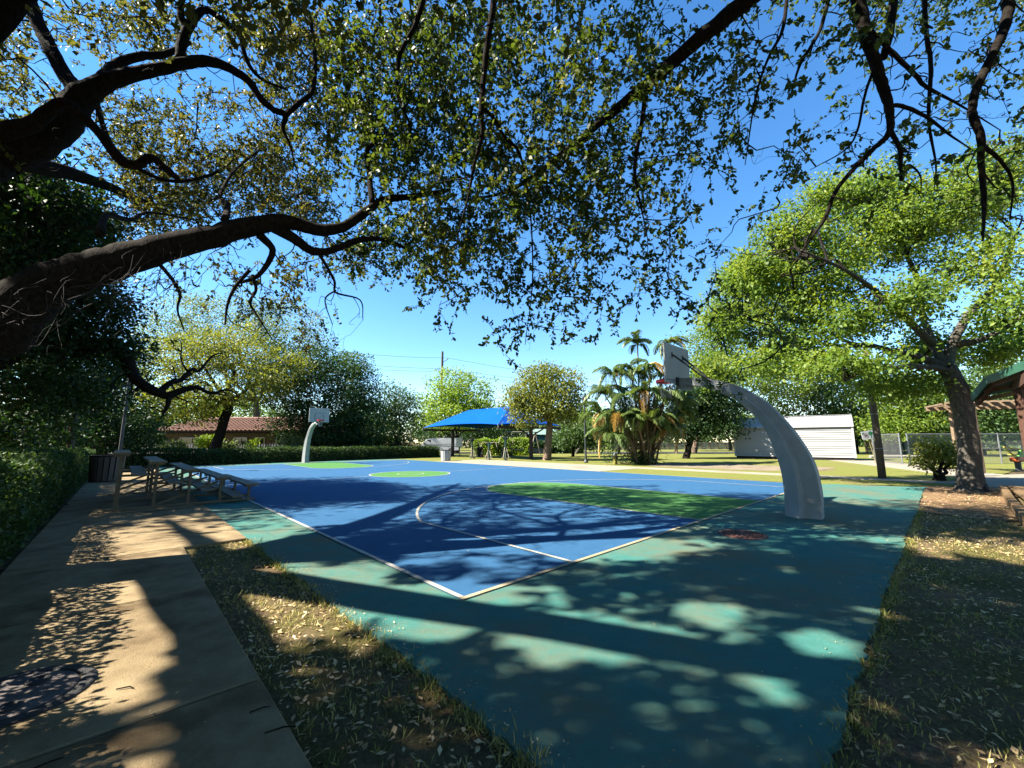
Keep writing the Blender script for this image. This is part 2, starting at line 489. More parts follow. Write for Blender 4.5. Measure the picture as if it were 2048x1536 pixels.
def smooth_path(pts, n=6, wob=0.0):
    """Catmull-Rom through (x,y,z,r) points"""
    P = np.array(pts, float)
    P = np.vstack([2 * P[0] - P[1], P, 2 * P[-1] - P[-2]])
    out = []
    for i in range(1, len(P) - 2):
        for k in range(n):
            t = k / n
            a, b, c, d = P[i - 1], P[i], P[i + 1], P[i + 2]
            out.append(0.5 * ((2 * b) + (c - a) * t + (2 * a - 5 * b + 4 * c - d) * t * t + (3 * b - a - 3 * c + d) * t ** 3))
    out.append(P[-2])
    out = np.array(out)
    if wob:
        out[1:-1, :3] += rng.normal(size=(len(out) - 2, 3)) * out[1:-1, 3:4] * wob
    out[:, 3] = np.maximum(out[:, 3], 0.002)
    return out
def limb_mesh(mb, pts, n=5, sides=9, wob=0.10, rough=0.07):
    p = smooth_path(pts, n, wob)
    mb.tube(p[:, :3], list(p[:, 3]), sides=sides, rough=rough)
    return p
def crooked(a, b, r0, r1, k=5, wob=0.09, sag=0.0):
    """branch points from a to b with kinks"""
    a, b = np.asarray(a, float), np.asarray(b, float)
    ln = np.linalg.norm(b - a)
    out = []
    for i in range(k + 1):
        t = i / k
        p = a + (b - a) * t
        if 0 < i < k:
            p = p + rng.normal(size=3) * ln * wob
        p = p + np.array([0, 0, sag * ln * 4 * t * (1 - t)])
        out.append((*p, r0 + (r1 - r0) * t))
    return out

# ================================================================== SETTING
def vnoise(x, y, s, seed=0):
    """cheap smooth value noise on arrays"""
    x, y = x * s + seed * 17.3, y * s + seed * 9.1
    xi, yi = np.floor(x), np.floor(y)
    fx, fy = x - xi, y - yi
    fx, fy = fx * fx * (3 - 2 * fx), fy * fy * (3 - 2 * fy)
    def h(a, b):
        t = np.sin(a * 127.1 + b * 311.7) * 43758.5453
        return t - np.floor(t)
    return (h(xi, yi) * (1 - fx) + h(xi + 1, yi) * fx) * (1 - fy) + (h(xi, yi + 1) * (1 - fx) + h(xi + 1, yi + 1) * fx) * fy

def make_ground():
    n = 260
    s = np.linspace(-1, 1, n + 1)
    A, B = 2.2, 6.3
    ax = A * np.sinh(B * s)
    X, Y = np.meshgrid(ax + 1.0, ax + 4.0, indexing='ij')
    Z = 0.030 * (vnoise(X, Y, 0.9, 1) - 0.6) + 0.022 * (vnoise(X, Y, 3.1, 2) - 0.6) + 0.012 * (vnoise(X, Y, 8.0, 3) - 0.5)
    Z = np.where((abs(X) > 120) | (abs(Y) > 120), 0, Z)
    Z = np.minimum(Z, 0.012)
    V = np.stack([X, Y, Z], -1).reshape(-1, 3)
    i, j = np.meshgrid(np.arange(n), np.arange(n), indexing='ij')
    a = (i * (n + 1) + j).ravel()
    F = np.stack([a, a + n + 1, a + n + 2, a + 1], 1)
    me = bpy.data.meshes.new('ground')
    me.from_pydata(V.tolist(), [], F.tolist())
    me.polygons.foreach_set('use_smooth', [True] * len(me.polygons))
    m = bpy.data.materials.new('dirt_and_dry_grass')
    nt, p = nodes_of(m)
    N, L = nt.nodes, nt.links
    tc = N.new('ShaderNodeTexCoord')
    def noise(sc, det=6, ro=0.65):
        q = N.new('ShaderNodeTexNoise')
        q.inputs['Scale'].default_value = sc
        q.inputs['Detail'].default_value = det
        q.inputs['Roughness'].default_value = ro
        L.new(tc.outputs['Object'], q.inputs['Vector'])
        return q.outputs['Fac']
    def ramp(f, pts):
        r = N.new('ShaderNodeValToRGB')
        e = r.color_ramp.elements
        while len(e) < len(pts):
            e.new(0.5)
        for k, (pos, c) in enumerate(pts):
            e[k].position = pos
            e[k].color = rgb(c)
        L.new(f, r.inputs['Fac'])
        return r.outputs['Color']
    fine = ramp(noise(30, 8, 0.75), [(0.28, (0.12, 0.075, 0.042)), (0.45, (0.27, 0.185, 0.105)), (0.60, (0.44, 0.32, 0.19)), (0.75, (0.60, 0.48, 0.31))])
    green = ramp(noise(44, 8, 0.75), [(0.3, (0.085, 0.080, 0.026)), (0.5, (0.21, 0.185, 0.060)), (0.7, (0.40, 0.32, 0.13))])
    mx = N.new('ShaderNodeMix')
    mx.data_type = 'RGBA'
    mr = N.new('ShaderNodeMapRange')
    mr.inputs['From Min'].default_value = 0.42
    mr.inputs['From Max'].default_value = 0.58
    L.new(noise(1.1, 7, 0.7), mr.inputs['Value'])
    L.new(mr.outputs['Result'], mx.inputs[0])
    L.new(fine, mx.inputs[6])
    L.new(green, mx.inputs[7])
    L.new(mx.outputs[2], p.inputs['Base Color'])
    p.inputs['Roughness'].default_value = 1.0
    p.inputs['Specular IOR Level'].default_value = 0.1
    b = N.new('ShaderNodeBump')
    b.inputs['Strength'].default_value = 0.9
    b.inputs['Distance'].default_value = 0.03
    L.new(noise(38, 9, 0.8), b.inputs['Height'])
    L.new(b.outputs['Normal'], p.inputs['Normal'])
    me.materials.append(m)
    tag(link('ground', me), kind='structure')
make_ground()

M_LAWN = mat('lawn_grass', (0.21, 0.25, 0.045), (0.40, 0.40, 0.11), scale=26, rough=1.0, bump=0.9, bscale=55, spec=0.1, c3=(0.33, 0.26, 0.12), scale3=0.45, thr=(0.52, 0.72), detail=9)
M_DIRT = mat('pale_bare_dirt', (0.36, 0.28, 0.19), (0.52, 0.43, 0.31), scale=9, rough=1.0, bump=0.6, bscale=40, spec=0.1, c3=(0.20, 0.16, 0.08), scale3=0.9, thr=(0.5, 0.7), detail=8)
M_MULCH = mat('leaf_mulch', (0.22, 0.11, 0.055), (0.60, 0.40, 0.23), scale=34, rough=1.0, bump=1.0, bscale=45, spec=0.1, detail=9)
M_ASPH = mat('street_asphalt', (0.05, 0.05, 0.05), (0.08, 0.08, 0.078), scale=20, rough=0.95, bump=0.2)

def sheet(name, poly, z, material, parent=None, th=0.0, kind='structure'):
    mb = MB()
    if th:
        mb.prism(poly, z - th, z)
    else:
        mb.add([(x, y, z) for x, y in poly], [tuple(range(len(poly)))])
    o = mb.build(name, material, parent)
    if kind and parent is None:
        tag(o, kind=kind)
    return o
def uvpoly(pts):
    return [ct(u, v)[:2] for u, v in pts]

def ragged(a, b, step=0.12, amp=0.035):
    """points from a to b in court coordinates with a broken edge"""
    a, b = np.array(a, float), np.array(b, float)
    k = max(2, int(np.linalg.norm(b - a) / step))
    t = np.linspace(0, 1, k, endpoint=False)[:, None]
    p = a + (b - a) * t
    nrm = np.array([-(b - a)[1], (b - a)[0]]) / np.linalg.norm(b - a)
    w = rng.normal(size=(k, 1)) * amp * 0.35
    kk = np.arange(k) * step
    w += (amp * 2.6 * (vnoise(kk, kk * 0, 0.6, 11) - 0.5) + amp * 1.2 * (vnoise(kk, kk * 0, 3.1, 12) - 0.5))[:, None]
    return [tuple(x) for x in p + nrm * w]

# lawn on the far right of the court and beyond it
lawn = uvpoly([(7.62, 7.6), (30.5, 7.7), (60, 14), (110, 60), (60, 130), (-30, 130), (-12, 60), (-4.2, 14.5), (-3.3, 10.0), (-2.0, 9.3), (-0.2, 8.0)])
sheet('lawn', lawn, 0.018, M_LAWN)
sheet('dirt_ground', uvpoly(ragged((9.6, 14.0), (4.6, 13.6), 0.6, 0.35) + ragged((4.6, 13.6), (1.6, 15.0), 0.6, 0.35) + ragged((1.6, 15.0), (1.2, 19.5), 0.6, 0.35) + ragged((1.2, 19.5), (6.0, 19.0), 0.6, 0.35) + ragged((6.0, 19.0), (11.0, 17.0), 0.6, 0.35) + ragged((11.0, 17.0), (9.6, 14.0), 0.6, 0.35)), 0.024, M_DIRT)
sheet('mulch_bed', uvpoly(ragged((-2.7, 2.6), (-2.72, 9.3), 0.3, 0.05) + ragged((-2.6, 9.5), (-4.3, 10.6), 0.3, 0.1) + [(-4.3, 9.0), (-4.22, 5.5), (-4.15, 2.4), (-3.6, 2.2)]), 0.022, M_MULCH)
road = [(-70, 56), (40, 50), (40, 58), (-70, 64)]
sheet('street', road, 0.022, M_ASPH)
# paths
sheet('concrete_walk', uvpoly([(24.0, 7.75), (8.9, 7.75), (8.6, 11.0), (3.9, 11.15), (-2.6, 11.25), (-3.6, 11.3), (-3.6, 12.4), (-2.5, 12.25), (4.3, 12.45), (9.2, 12.3), (24, 12.2)]), 0.030, M_CONC2, th=0.08)
sheet('concrete_path', [(15.55, 14.6), (15.9, 15.35), (17.9, 16.2), (20.2, 20.6), (22.6, 26.8), (24.5, 32), (28.5, 33), (26.2, 27.6), (23.2, 21.5), (21.6, 18.2), (42, 24), (42, 19.5), (20.5, 13.9), (15.9, 12.85), (15.5, 13.6)], 0.034, M_CONC2, th=0.08)

# ---- sidewalk of cast slabs
side = link('sidewalk', None)
tag(side, kind='structure')
sl_meshes = {}
def slab(u0, u1, v0, v1):
    key = (round(u1 - u0, 3), round(v1 - v0, 3))
    if key not in sl_meshes:
        mb = MB()
        mb.box((0, 0, -0.035), (u1 - u0 - 0.024, v1 - v0, 0.16))
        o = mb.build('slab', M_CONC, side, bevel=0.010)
        sl_meshes[key] = o.data
    else:
        o = link('slab', sl_meshes[key], side)
    x, y, _ = ct((u0 + u1) / 2, (v0 + v1) / 2)
    o.location = (x, y, 0)
    o.rotation_euler = (0, 0, CANG)
u = -9.25
while u < 4.3:
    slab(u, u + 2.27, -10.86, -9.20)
    u += 2.27
u = 4.37
while u < 27:
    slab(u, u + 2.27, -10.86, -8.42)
    u += 2.27

# ---- the court
def court_mat(name, c1, c2, dirt, amount, near=0.0):
    m = bpy.data.materials.new(name)
    nt, p = nodes_of(m)
    N, L = nt.nodes, nt.links
    tc = N.new('ShaderNodeTexCoord')
    def noise(sc, det=6, ro=0.6):
        q = N.new('ShaderNodeTexNoise')
        q.inputs['Scale'].default_value = sc
        q.inputs['Detail'].default_value = det
        q.inputs['Roughness'].default_value = ro
        L.new(tc.outputs['Object'], q.inputs['Vector'])
        return q.outputs['Fac']
    cr = N.new('ShaderNodeValToRGB')
    cr.color_ramp.elements[0].position = 0.3
    cr.color_ramp.elements[1].position = 0.7
    cr.color_ramp.elements[0].color = rgb(c1)
    cr.color_ramp.elements[1].color = rgb(c2)
    L.new(noise(4.5, 12, 0.82), cr.inputs['Fac'])
    mr = N.new('ShaderNodeMapRange')
    mr.inputs['From Min'].default_value = 0.60 - amount
    mr.inputs['From Max'].default_value = 0.84 - amount
    L.new(noise(0.55, 10, 0.74), mr.inputs['Value'])
    mx = N.new('ShaderNodeMix')
    mx.data_type = 'RGBA'
    L.new(mr.outputs['Result'], mx.inputs[0])
    L.new(cr.outputs['Color'], mx.inputs[6])
    mx.inputs[7].default_value = rgb(dirt)
    # grains of grit worn through the paint
    vo = N.new('ShaderNodeTexVoronoi')
    vo.inputs['Scale'].default_value = 55
    L.new(tc.outputs['Object'], vo.inputs['Vector'])
    gr = N.new('ShaderNodeMapRange')
    gr.inputs['From Min'].default_value = 0.10
    gr.inputs['From Max'].default_value = 0.02
    L.new(vo.outputs['Distance'], gr.inputs['Value'])
    g2 = N.new('ShaderNodeMath')
    g2.operation = 'MULTIPLY'
    L.new(gr.outputs['Result'], g2.inputs[0])
    g2.inputs[1].default_value = 0.55
    mx2 = N.new('ShaderNodeMix')
    mx2.data_type = 'RGBA'
    L.new(g2.outputs[0], mx2.inputs[0])
    L.new(mx.outputs[2], mx2.inputs[6])
    mx2.inputs[7].default_value = rgb([x * 0.5 + 0.12 for x in c2])
    # hairline cracks, broken up so that only stretches of them show
    ds = N.new('ShaderNodeMix')
    ds.data_type = 'RGBA'
    ds.inputs[0].default_value = 0.10
    nd = N.new('ShaderNodeTexNoise')
    nd.inputs['Scale'].default_value = 2.2
    nd.inputs['Detail'].default_value = 5
    L.new(tc.outputs['Object'], nd.inputs['Vector'])
    L.new(tc.outputs['Object'], ds.inputs[6])
    L.new(nd.outputs['Color'], ds.inputs[7])
    vc = N.new('ShaderNodeTexVoronoi')
    vc.feature = 'DISTANCE_TO_EDGE'
    vc.inputs['Scale'].default_value = 0.42
    L.new(ds.outputs[2], vc.inputs['Vector'])
    ck = N.new('ShaderNodeMapRange')
    ck.inputs['From Min'].default_value = 0.0030
    ck.inputs['From Max'].default_value = 0.0012
    L.new(vc.outputs['Distance'], ck.inputs['Value'])
    cm = N.new('ShaderNodeMapRange')
    cm.inputs['From Min'].default_value = 0.56
    cm.inputs['From Max'].default_value = 0.62
    L.new(noise(0.33, 3, 0.5), cm.inputs['Value'])
    cx_ = N.new('ShaderNodeMath')
    cx_.operation = 'MULTIPLY'
    L.new(ck.outputs['Result'], cx_.inputs[0])
    L.new(cm.outputs['Result'], cx_.inputs[1])
    mx3 = N.new('ShaderNodeMix')
    mx3.data_type = 'RGBA'
    L.new(cx_.outputs[0], mx3.inputs[0])
    L.new(mx2.outputs[2], mx3.inputs[6])
    mx3.inputs[7].default_value = (0.02, 0.025, 0.025, 1)
    # pale scuffs
    sc_ = N.new('ShaderNodeMapRange')
    sc_.inputs['From Min'].default_value = 0.60
    sc_.inputs['From Max'].default_value = 0.74
    sc_.inputs['To Max'].default_value = 0.45
    L.new(noise(9.0, 10, 0.8), sc_.inputs['Value'])
    mx4 = N.new('ShaderNodeMix')
    mx4.data_type = 'RGBA'
    L.new(sc_.outputs['Result'], mx4.inputs[0])
    L.new(mx3.outputs[2], mx4.inputs[6])
    mx4.inputs[7].default_value = rgb([x * 0.7 + 0.10 for x in c2])
    L.new(mx4.outputs[2], p.inputs['Base Color'])
    p.inputs['Roughness'].default_value = 0.85
    p.inputs['Specular IOR Level'].default_value = 0.08
    b = N.new('ShaderNodeBump')
    b.inputs['Strength'].default_value = 0.6
    b.inputs['Distance'].default_value = 0.008
    L.new(noise(150, 4, 0.7), b.inputs['Height'])
    L.new(b.outputs['Normal'], p.inputs['Normal'])
    return m
M_TEAL = court_mat('teal_court_paint', (0.076, 0.275, 0.24), (0.118, 0.38, 0.33), (0.27, 0.26, 0.16), 0.17)
M_BLUE = court_mat('blue_court_paint', (0.044, 0.160, 0.34), (0.070, 0.215, 0.43), (0.16, 0.23, 0.30), 0.02)
M_GREEN = court_mat('green_court_paint', (0.10, 0.30, 0.080), (0.15, 0.39, 0.115), (0.25, 0.33, 0.18), 0.0)
court = link('basketball_court', None)
tag(court, kind='structure')
slab_uv = (ragged((-2.75, -8.42), (-2.75, 9.0), 0.05, 0.030) + ragged((-2.7, 9.1), (-0.2, 7.95), 0.2, 0.05) + [(0.2, 7.64), (30.4, 7.64), (30.4, -8.42), (4.4, -8.415)] + ragged((4.3, -8.40), (-2.75, -8.40), 0.05, 0.030))
sheet('court_slab', uvpoly(slab_uv), 0.030, M_TEAL, court, th=0.10)
HL = 28.35
sheet('blue_playing_field', uvpoly([(0, -7.49), (0, 7.49), (HL, 7.49), (HL, -7.49)]), 0.034, M_BLUE, court)
def circ(cu, cv, r, a0=0.0, a1=2 * PI, n=48):
    return [(cu + r * math.cos(a0 + (a1 - a0) * i / n), cv + r * math.sin(a0 + (a1 - a0) * i / n)) for i in range(n + 1)]
def strip(name, pts, w, material, z=0.044):
    """a painted line along court-coordinate points"""
    P = np.array(pts, float)
    T = np.gradient(P, axis=0)
    T /= np.linalg.norm(T, axis=1)[:, None] + 1e-9
    Nn = np.stack([-T[:, 1], T[:, 0]], 1) * w / 2
    vs = [ct(*(p + q), z) for p, q in zip(P, Nn)] + [ct(*(p - q), z) for p, q in zip(P, Nn)]
    k = len(P)
    return MB().add(vs, [(i, k + i, k + i + 1, i + 1) for i in range(k - 1)]).build(name, material, court)
for far in (0, 1):
    def fu(pts):
        return [(HL - a, -b) if far else (a, b) for a, b in pts]
    key = [(0, -1.83), (5.75, -1.83)] + circ(5.75, 0, 1.83, -PI / 2, PI / 2, 24) + [(5.75, 1.83), (0, 1.83)]
    sheet('green_key', uvpoly(fu(key)), 0.038, M_GREEN, court)
    strip('key_line', fu([(0.0, -1.83), (3, -1.83), (5.75, -1.83)] + circ(5.75, 0, 1.83, -PI / 2, PI / 2, 24)[1:-1] + [(5.75, 1.83), (3, 1.83), (0.0, 1.83)]), 0.05, M_WHITE)
    r3, h0 = 6.2, 1.35
    a3 = math.asin(5.76 / r3)
    arc = [(0.0, -5.76), (1.5, -5.76)] + circ(h0, 0, r3, -a3, a3, 40) + [(1.5, 5.76), (0.0, 5.76)]
    strip('three_point_line', fu(arc), 0.055, M_WHITE, 0.0445)
    strip('base_line', fu([(0.027, -7.49), (0.027, -3), (0.027, 3), (0.027, 7.49)]), 0.06, M_CREAM, 0.042)
for sv, mt in ((-1, M_WHITE), (1, M_WHITE)):
    strip('side_line', [(0.06, sv * 7.46), (10, sv * 7.46), (20, sv * 7.46), (HL - 0.06, sv * 7.46)], 0.06, mt, 0.0435)
sheet('green_centre_circle', uvpoly(circ(HL / 2, 0, 1.83)[:-1]), 0.038, M_GREEN, court)
strip('centre_circle_line', circ(HL / 2, 0, 1.83), 0.06, M_WHITE, 0.043)
strip('inner_circle_line', circ(HL / 2, 0, 0.6), 0.05, M_WHITE, 0.043)
strip('half_court_line', [(HL / 2, 1.87), (HL / 2, 4), (HL / 2, 7.42)], 0.055, M_WHITE, 0.043)
strip('half_court_line', [(HL / 2, -1.87), (HL / 2, -4), (HL / 2, -7.42)], 0.055, M_WHITE, 0.043)

# ================================================================== HOOPS
def make_hoop(label):
    root = thing('basketball_hoop', label, 'basketball hoop', group='the two hoops of the court')
    back = [(-0.34, 0.0), (-0.36, 0.48), (-0.30, 1.03), (-0.13, 1.47), (0.09, 1.87), (0.42, 2.31), (0.88, 2.68), (1.29, 2.87), (1.73, 3.00), (2.27, 3.05)]
    front = [(0.25, 0.0), (0.24, 0.51), (0.28, 1.01), (0.44, 1.62), (0.64, 2.00), (1.01, 2.41), (1.53, 2.70), (1.75, 2.79), (1.99, 2.84), (2.28, 2.85)]
    bp = smooth_path([(a, 0, b, 1) for a, b in back], 4)
    fp = smooth_path([(a, 0, b, 1) for a, b in front], 4)
    n = len(bp)
    mb = MB()
    vs = []
    for i in range(n):
        t = i / (n - 1)
        B_, F_ = np.array([bp[i, 0], bp[i, 2]]), np.array([fp[i, 0], fp[i, 2]])
        w = 0.135 * (1 - t) + 0.095 * t          # half width of the two edges
        rg = (0.13 * (1 - t) ** 0.8) if t < 0.86 else 0.0   # ridge stands proud of the side
        k = 0.44
        Mid = F_ + (B_ - F_) * k
        M2 = F_ + (B_ - F_) * (k + 0.12)
        for (P_, y) in ((B_, -w), (M2, -w - rg * 0.25), (Mid, -w - rg), (F_, -w), (F_, w), (Mid, w + rg), (M2, w + rg * 0.25), (B_, w)):
            vs.append((P_[0], y, P_[1]))
    fs = []
    for i in range(n - 1):
        for k in range(8):
            k2 = (k + 1) % 8
            fs.append((i * 8 + k, i * 8 + k2, (i + 1) * 8 + k2, (i + 1) * 8 + k))
    fs.append(tuple(range(8)))
    fs.append(tuple(range((n - 1) * 8, n * 8))[::-1])
    mb.add(vs, fs)
    post = mb.build('arched_post', M_POSTC, root, bevel=0.0)
    MB().box((2.295, 0, 2.95), (0.05, 0.34, 0.24)).build('mounting_plate', M_STEELD, post, bevel=0.006)
    MB().box((2.12, 0, 2.795), (0.26, 0.15, 0.10)).build('drain_box', M_POSTC, post, bevel=0.01)
    # backboard with a returned edge
    bb = MB().box((2.345, 0, 3.40), (0.045, 1.36, 0.99)).build('backboard', M_BOARD, root, bevel=0.006)
    fr = MB()
    for y in (-0.295, 0.295):
        fr.box((2.3705, y, 3.30), (0.004, 0.045, 0.45))
    fr.box((2.3705, 0, 3.5475), (0.004, 0.635, 0.045))
    fr.build('target_square', mat('faded_square_paint', (0.36, 0.42, 0.46), (0.44, 0.50, 0.54), scale=8, rough=0.6), bb)
    MB().box((2.318, 0, 2.985), (0.012, 1.30, 0.012)).build('joint_strip', M_STEELD, bb)
    # stay rods behind the board
    for y in (-0.30, 0.30):
        s = MB().beam((1.55, 0.11 * (1 if y > 0 else -1), 2.90), (2.30, y, 3.62), 0.028, 0.04).build('stay_rod', M_STEELD, root)
        MB().box((2.312, y, 3.62), (0.014, 0.04, 0.13)).build('rod_bracket', M_STEELD, s)
        MB().tube([(1.55, 0.085 * (1 if y > 0 else -1), 2.90), (1.55, 0.15 * (1 if y > 0 else -1), 2.90)], 0.035, 10).build('rod_bolt', M_STEELD, s)
    # rim: double ring on a plate
    rim = MB()
    cx, zr = 2.368 + 0.30, 3.05
    rim.lathe([(0.228, zr - 0.06), (0.236, zr - 0.06), (0.236, zr + 0.004), (0.228, zr + 0.004)], 28, (cx, 0))
    rim.f = [f_ for f_ in rim.f if len(f_) < 20]
    for zz in (zr, zr - 0.055):
        rim.tube([(cx + 0.2286 * math.cos(a), 0.2286 * math.sin(a), zz) for a in np.linspace(0, 2 * PI, 29)], 0.011, 6, cap=False)
    for k in range(12):
        a = 2 * PI * k / 12
        rim.beam((cx + 0.2286 * math.cos(a), 0.2286 * math.sin(a), zr), (cx + 0.2286 * math.cos(a + 0.26), 0.2286 * math.sin(a + 0.26), zr - 0.055), 0.008, 0.008)
    for y in (-0.09, 0.09):
        rim.beam((2.37, y, zr - 0.02), (cx - 0.2, y * 1.1, zr - 0.02), 0.03, 0.05)
    rim.box((2.376, 0, zr - 0.03), (0.012, 0.26, 0.14))
    ro = rim.build('rim', M_RIM, root)
    net = MB()
    rows, nn = 6, 12
    def npt(i, k):
        t = i / rows
        r = 0.222 - 0.105 * math.sin(t * PI / 2)
        a = 2 * PI * (k + 0.5 * (i % 2)) / nn
        return (cx + r * math.cos(a), r * math.sin(a), zr - 0.06 - 0.40 * t)
    for i in range(rows):
        for k in range(nn):
            for dk in ((0, -1) if i % 2 == 0 else (0, 1)):
                net.beam(npt(i, k), npt(i + 1, (k + dk)), 0.006, 0.006)
    net.build('net', M_NET, root)
    return root
hoop = make_hoop('near white concrete hoop with arched post, board seen from behind')
hoop.location = ct(-1.2, 0, 0.030)
hoop.rotation_euler = (0, 0, CANG)
hoop2 = copy_tree(hoop)
hoop2['label'] = 'far white arched hoop before the dark trees, board facing the camera'
hoop2.location = ct(HL + 1.2, 0, 0.030)
hoop2.rotation_euler = (0, 0, CANG + PI)

# ================================================================== MANHOLES
def manhole(name, label, loc, r, m_ring, m_lid, knobs):
    root = thing(name, label, 'manhole cover', loc)
    MB().lathe([(r * 0.80, -0.04), (r * 0.80, 0.006), (r * 0.84, 0.012), (r * 0.97, 0.012), (r, 0.006), (r, -0.04)], 40).build('ring', m_ring, root)
    lid = MB().lathe([(0.001, -0.02), (r * 0.775, -0.02), (r * 0.775, 0.008), (r * 0.75, 0.013), (0.001, 0.013)], 40).build('lid', m_lid, root)
    kb = MB()
    if knobs:
        for (x, y) in ((0.32, -0.30), (-0.05, 0.42)):
            h = MB().lathe([(0.001, 0.010), (0.055, 0.010), (0.055, 0.024), (0.040, 0.026), (0.034, 0.018), (0.001, 0.018)], 18, (x * r, y * r))
            h.build('pick_hole', M_IRONR, lid)
    else:
        for ring, cnt in ((0.2, 6), (0.4, 12), (0.58, 18), (0.70, 24)):
            for k in range(cnt):
                a = 2 * PI * k / cnt
                kb.box((r * ring * math.cos(a), r * ring * math.sin(a), 0.017), (0.055, 0.03, 0.012), rz=a)
        kb.build('raised_pattern', m_lid, lid)
    return root
p = gnd(1485, 1073)
manhole('manhole_cover', 'rusty red round manhole cover in the teal paint before the near hoop', (p[0], p[1], 0.032), 0.36, M_RUST, M_RUST, False)
manhole('manhole_cover', 'brown iron manhole cover with a dark ring set in the sidewalk', (-2.95, 2.62, 0.046), 0.36, M_IRONR, M_IRON, True)

# ================================================================== BLEACHERS
bl = thing('bleachers', 'low wooden plank bleachers standing between the sidewalk and the court', 'bleachers', ct(9.0, 0, 0.03), CANG)
U0, LEN = 0.05, 4.55
for i in range(5):
    y, z = 7.45 + 0.63 * i, 0.42 + 0.212 * i
    MB().box((U0 + LEN / 2, y, z), (LEN, 0.29, 0.042)).build('seat_plank', M_PLANK, bl, bevel=0.004)
    MB().box((U0 + 0.004, y, z - 0.002), (0.012, 0.296, 0.05)).build('end_cap', M_BFRAME, bl)
    if i < 4:
        MB().box((U0 + LEN / 2, y + 0.30, z - 0.27), (LEN, 0.27, 0.040)).build('foot_plank', M_PLANK, bl, bevel=0.004)
for k, x in enumerate((0.45, 2.3, 4.15)):
    f = MB()
    f.beam((x, 7.30, 0.03), (x, 10.15, 0.03), 0.05, 0.05)
    f.build('ground_runner', M_BFRAME, bl)
    for i in range(5):
        y, z = 7.45 + 0.63 * i, 0.40 + 0.212 * i
        MB().beam((x, y, 0.056), (x, y, z - 0.004), 0.06 if i < 4 else 0.085, 0.05).build('upright', M_BFRAME, bl)
        MB().beam((x - 0.028, y - 0.13, z - 0.032), (x - 0.028, y + 0.13, z - 0.032), 0.006 + 0.04, 0.05).build('seat_bracket', M_BFRAME, bl)
        if i < 4:
            MB().beam((x + 0.056, y, z - 0.275), (x + 0.056, y + 0.60, z - 0.275), 0.05, 0.05).build('foot_rail', M_BFRAME, bl)
    MB().beam((x + 0.09, 9.30, 0.06), (x + 0.09, 8.12, 0.52), 0.04, 0.05).build('diagonal_brace', M_BFRAME, bl)
    MB().beam((x + 0.09, 9.95, 0.30), (x + 0.09, 8.75, 0.80), 0.04, 0.05).build('diagonal_brace', M_BFRAME, bl)
MB().beam((0.52, 9.98, 0.45), (4.1, 9.98, 1.15), 0.03, 0.045).build('rear_brace', M_BFRAME, bl)

# ================================================================== TRASH CANS
def trash_can(label, loc, r, h, n, m_slat, m_in, rz=0.0):
    root = thing('trash_can', label, 'trash can', loc, rz)
    MB().lathe([(r * 0.86, 0.02), (r * 0.93, h - 0.04)], 24).build('liner', m_in, root)
    prof = [(r * 0.97, h - 0.06), (r * 1.03, h - 0.06), (r * 1.05, h), (r * 0.86, h), (r * 0.84, h - 0.05)]
    MB().lathe(prof, 28).build('rim_ring', m_in, root)
    w = 2 * PI * r / n * 0.74
    m = None
    for k in range(n):
        a = 2 * PI * k / n
        if m is None:
            s = MB().beam((r * 0.90, 0, 0.03), (r * 1.0, 0, h - 0.015), w, 0.02, up=(1, 0, 0)).build('slat', m_slat, root)
            m = s.data
        else:
            s = link('slat', m, root)
        s.rotation_euler = (0, 0, a)
    return root
p = gnd(894, 922.5)
trash_can('round trash can of pale upright slats at the far corner of the court', (p[0] - 0.1, p[1], 0.03), 0.40, 0.84, 18, M_SLATL, M_STEELD)
trash_can('round trash can of brown upright slats beside the hedge behind the bleachers', ct(19.3, -10.35, 0.045), 0.50, 1.00, 18, M_SLATD, M_DARK, 0.2)

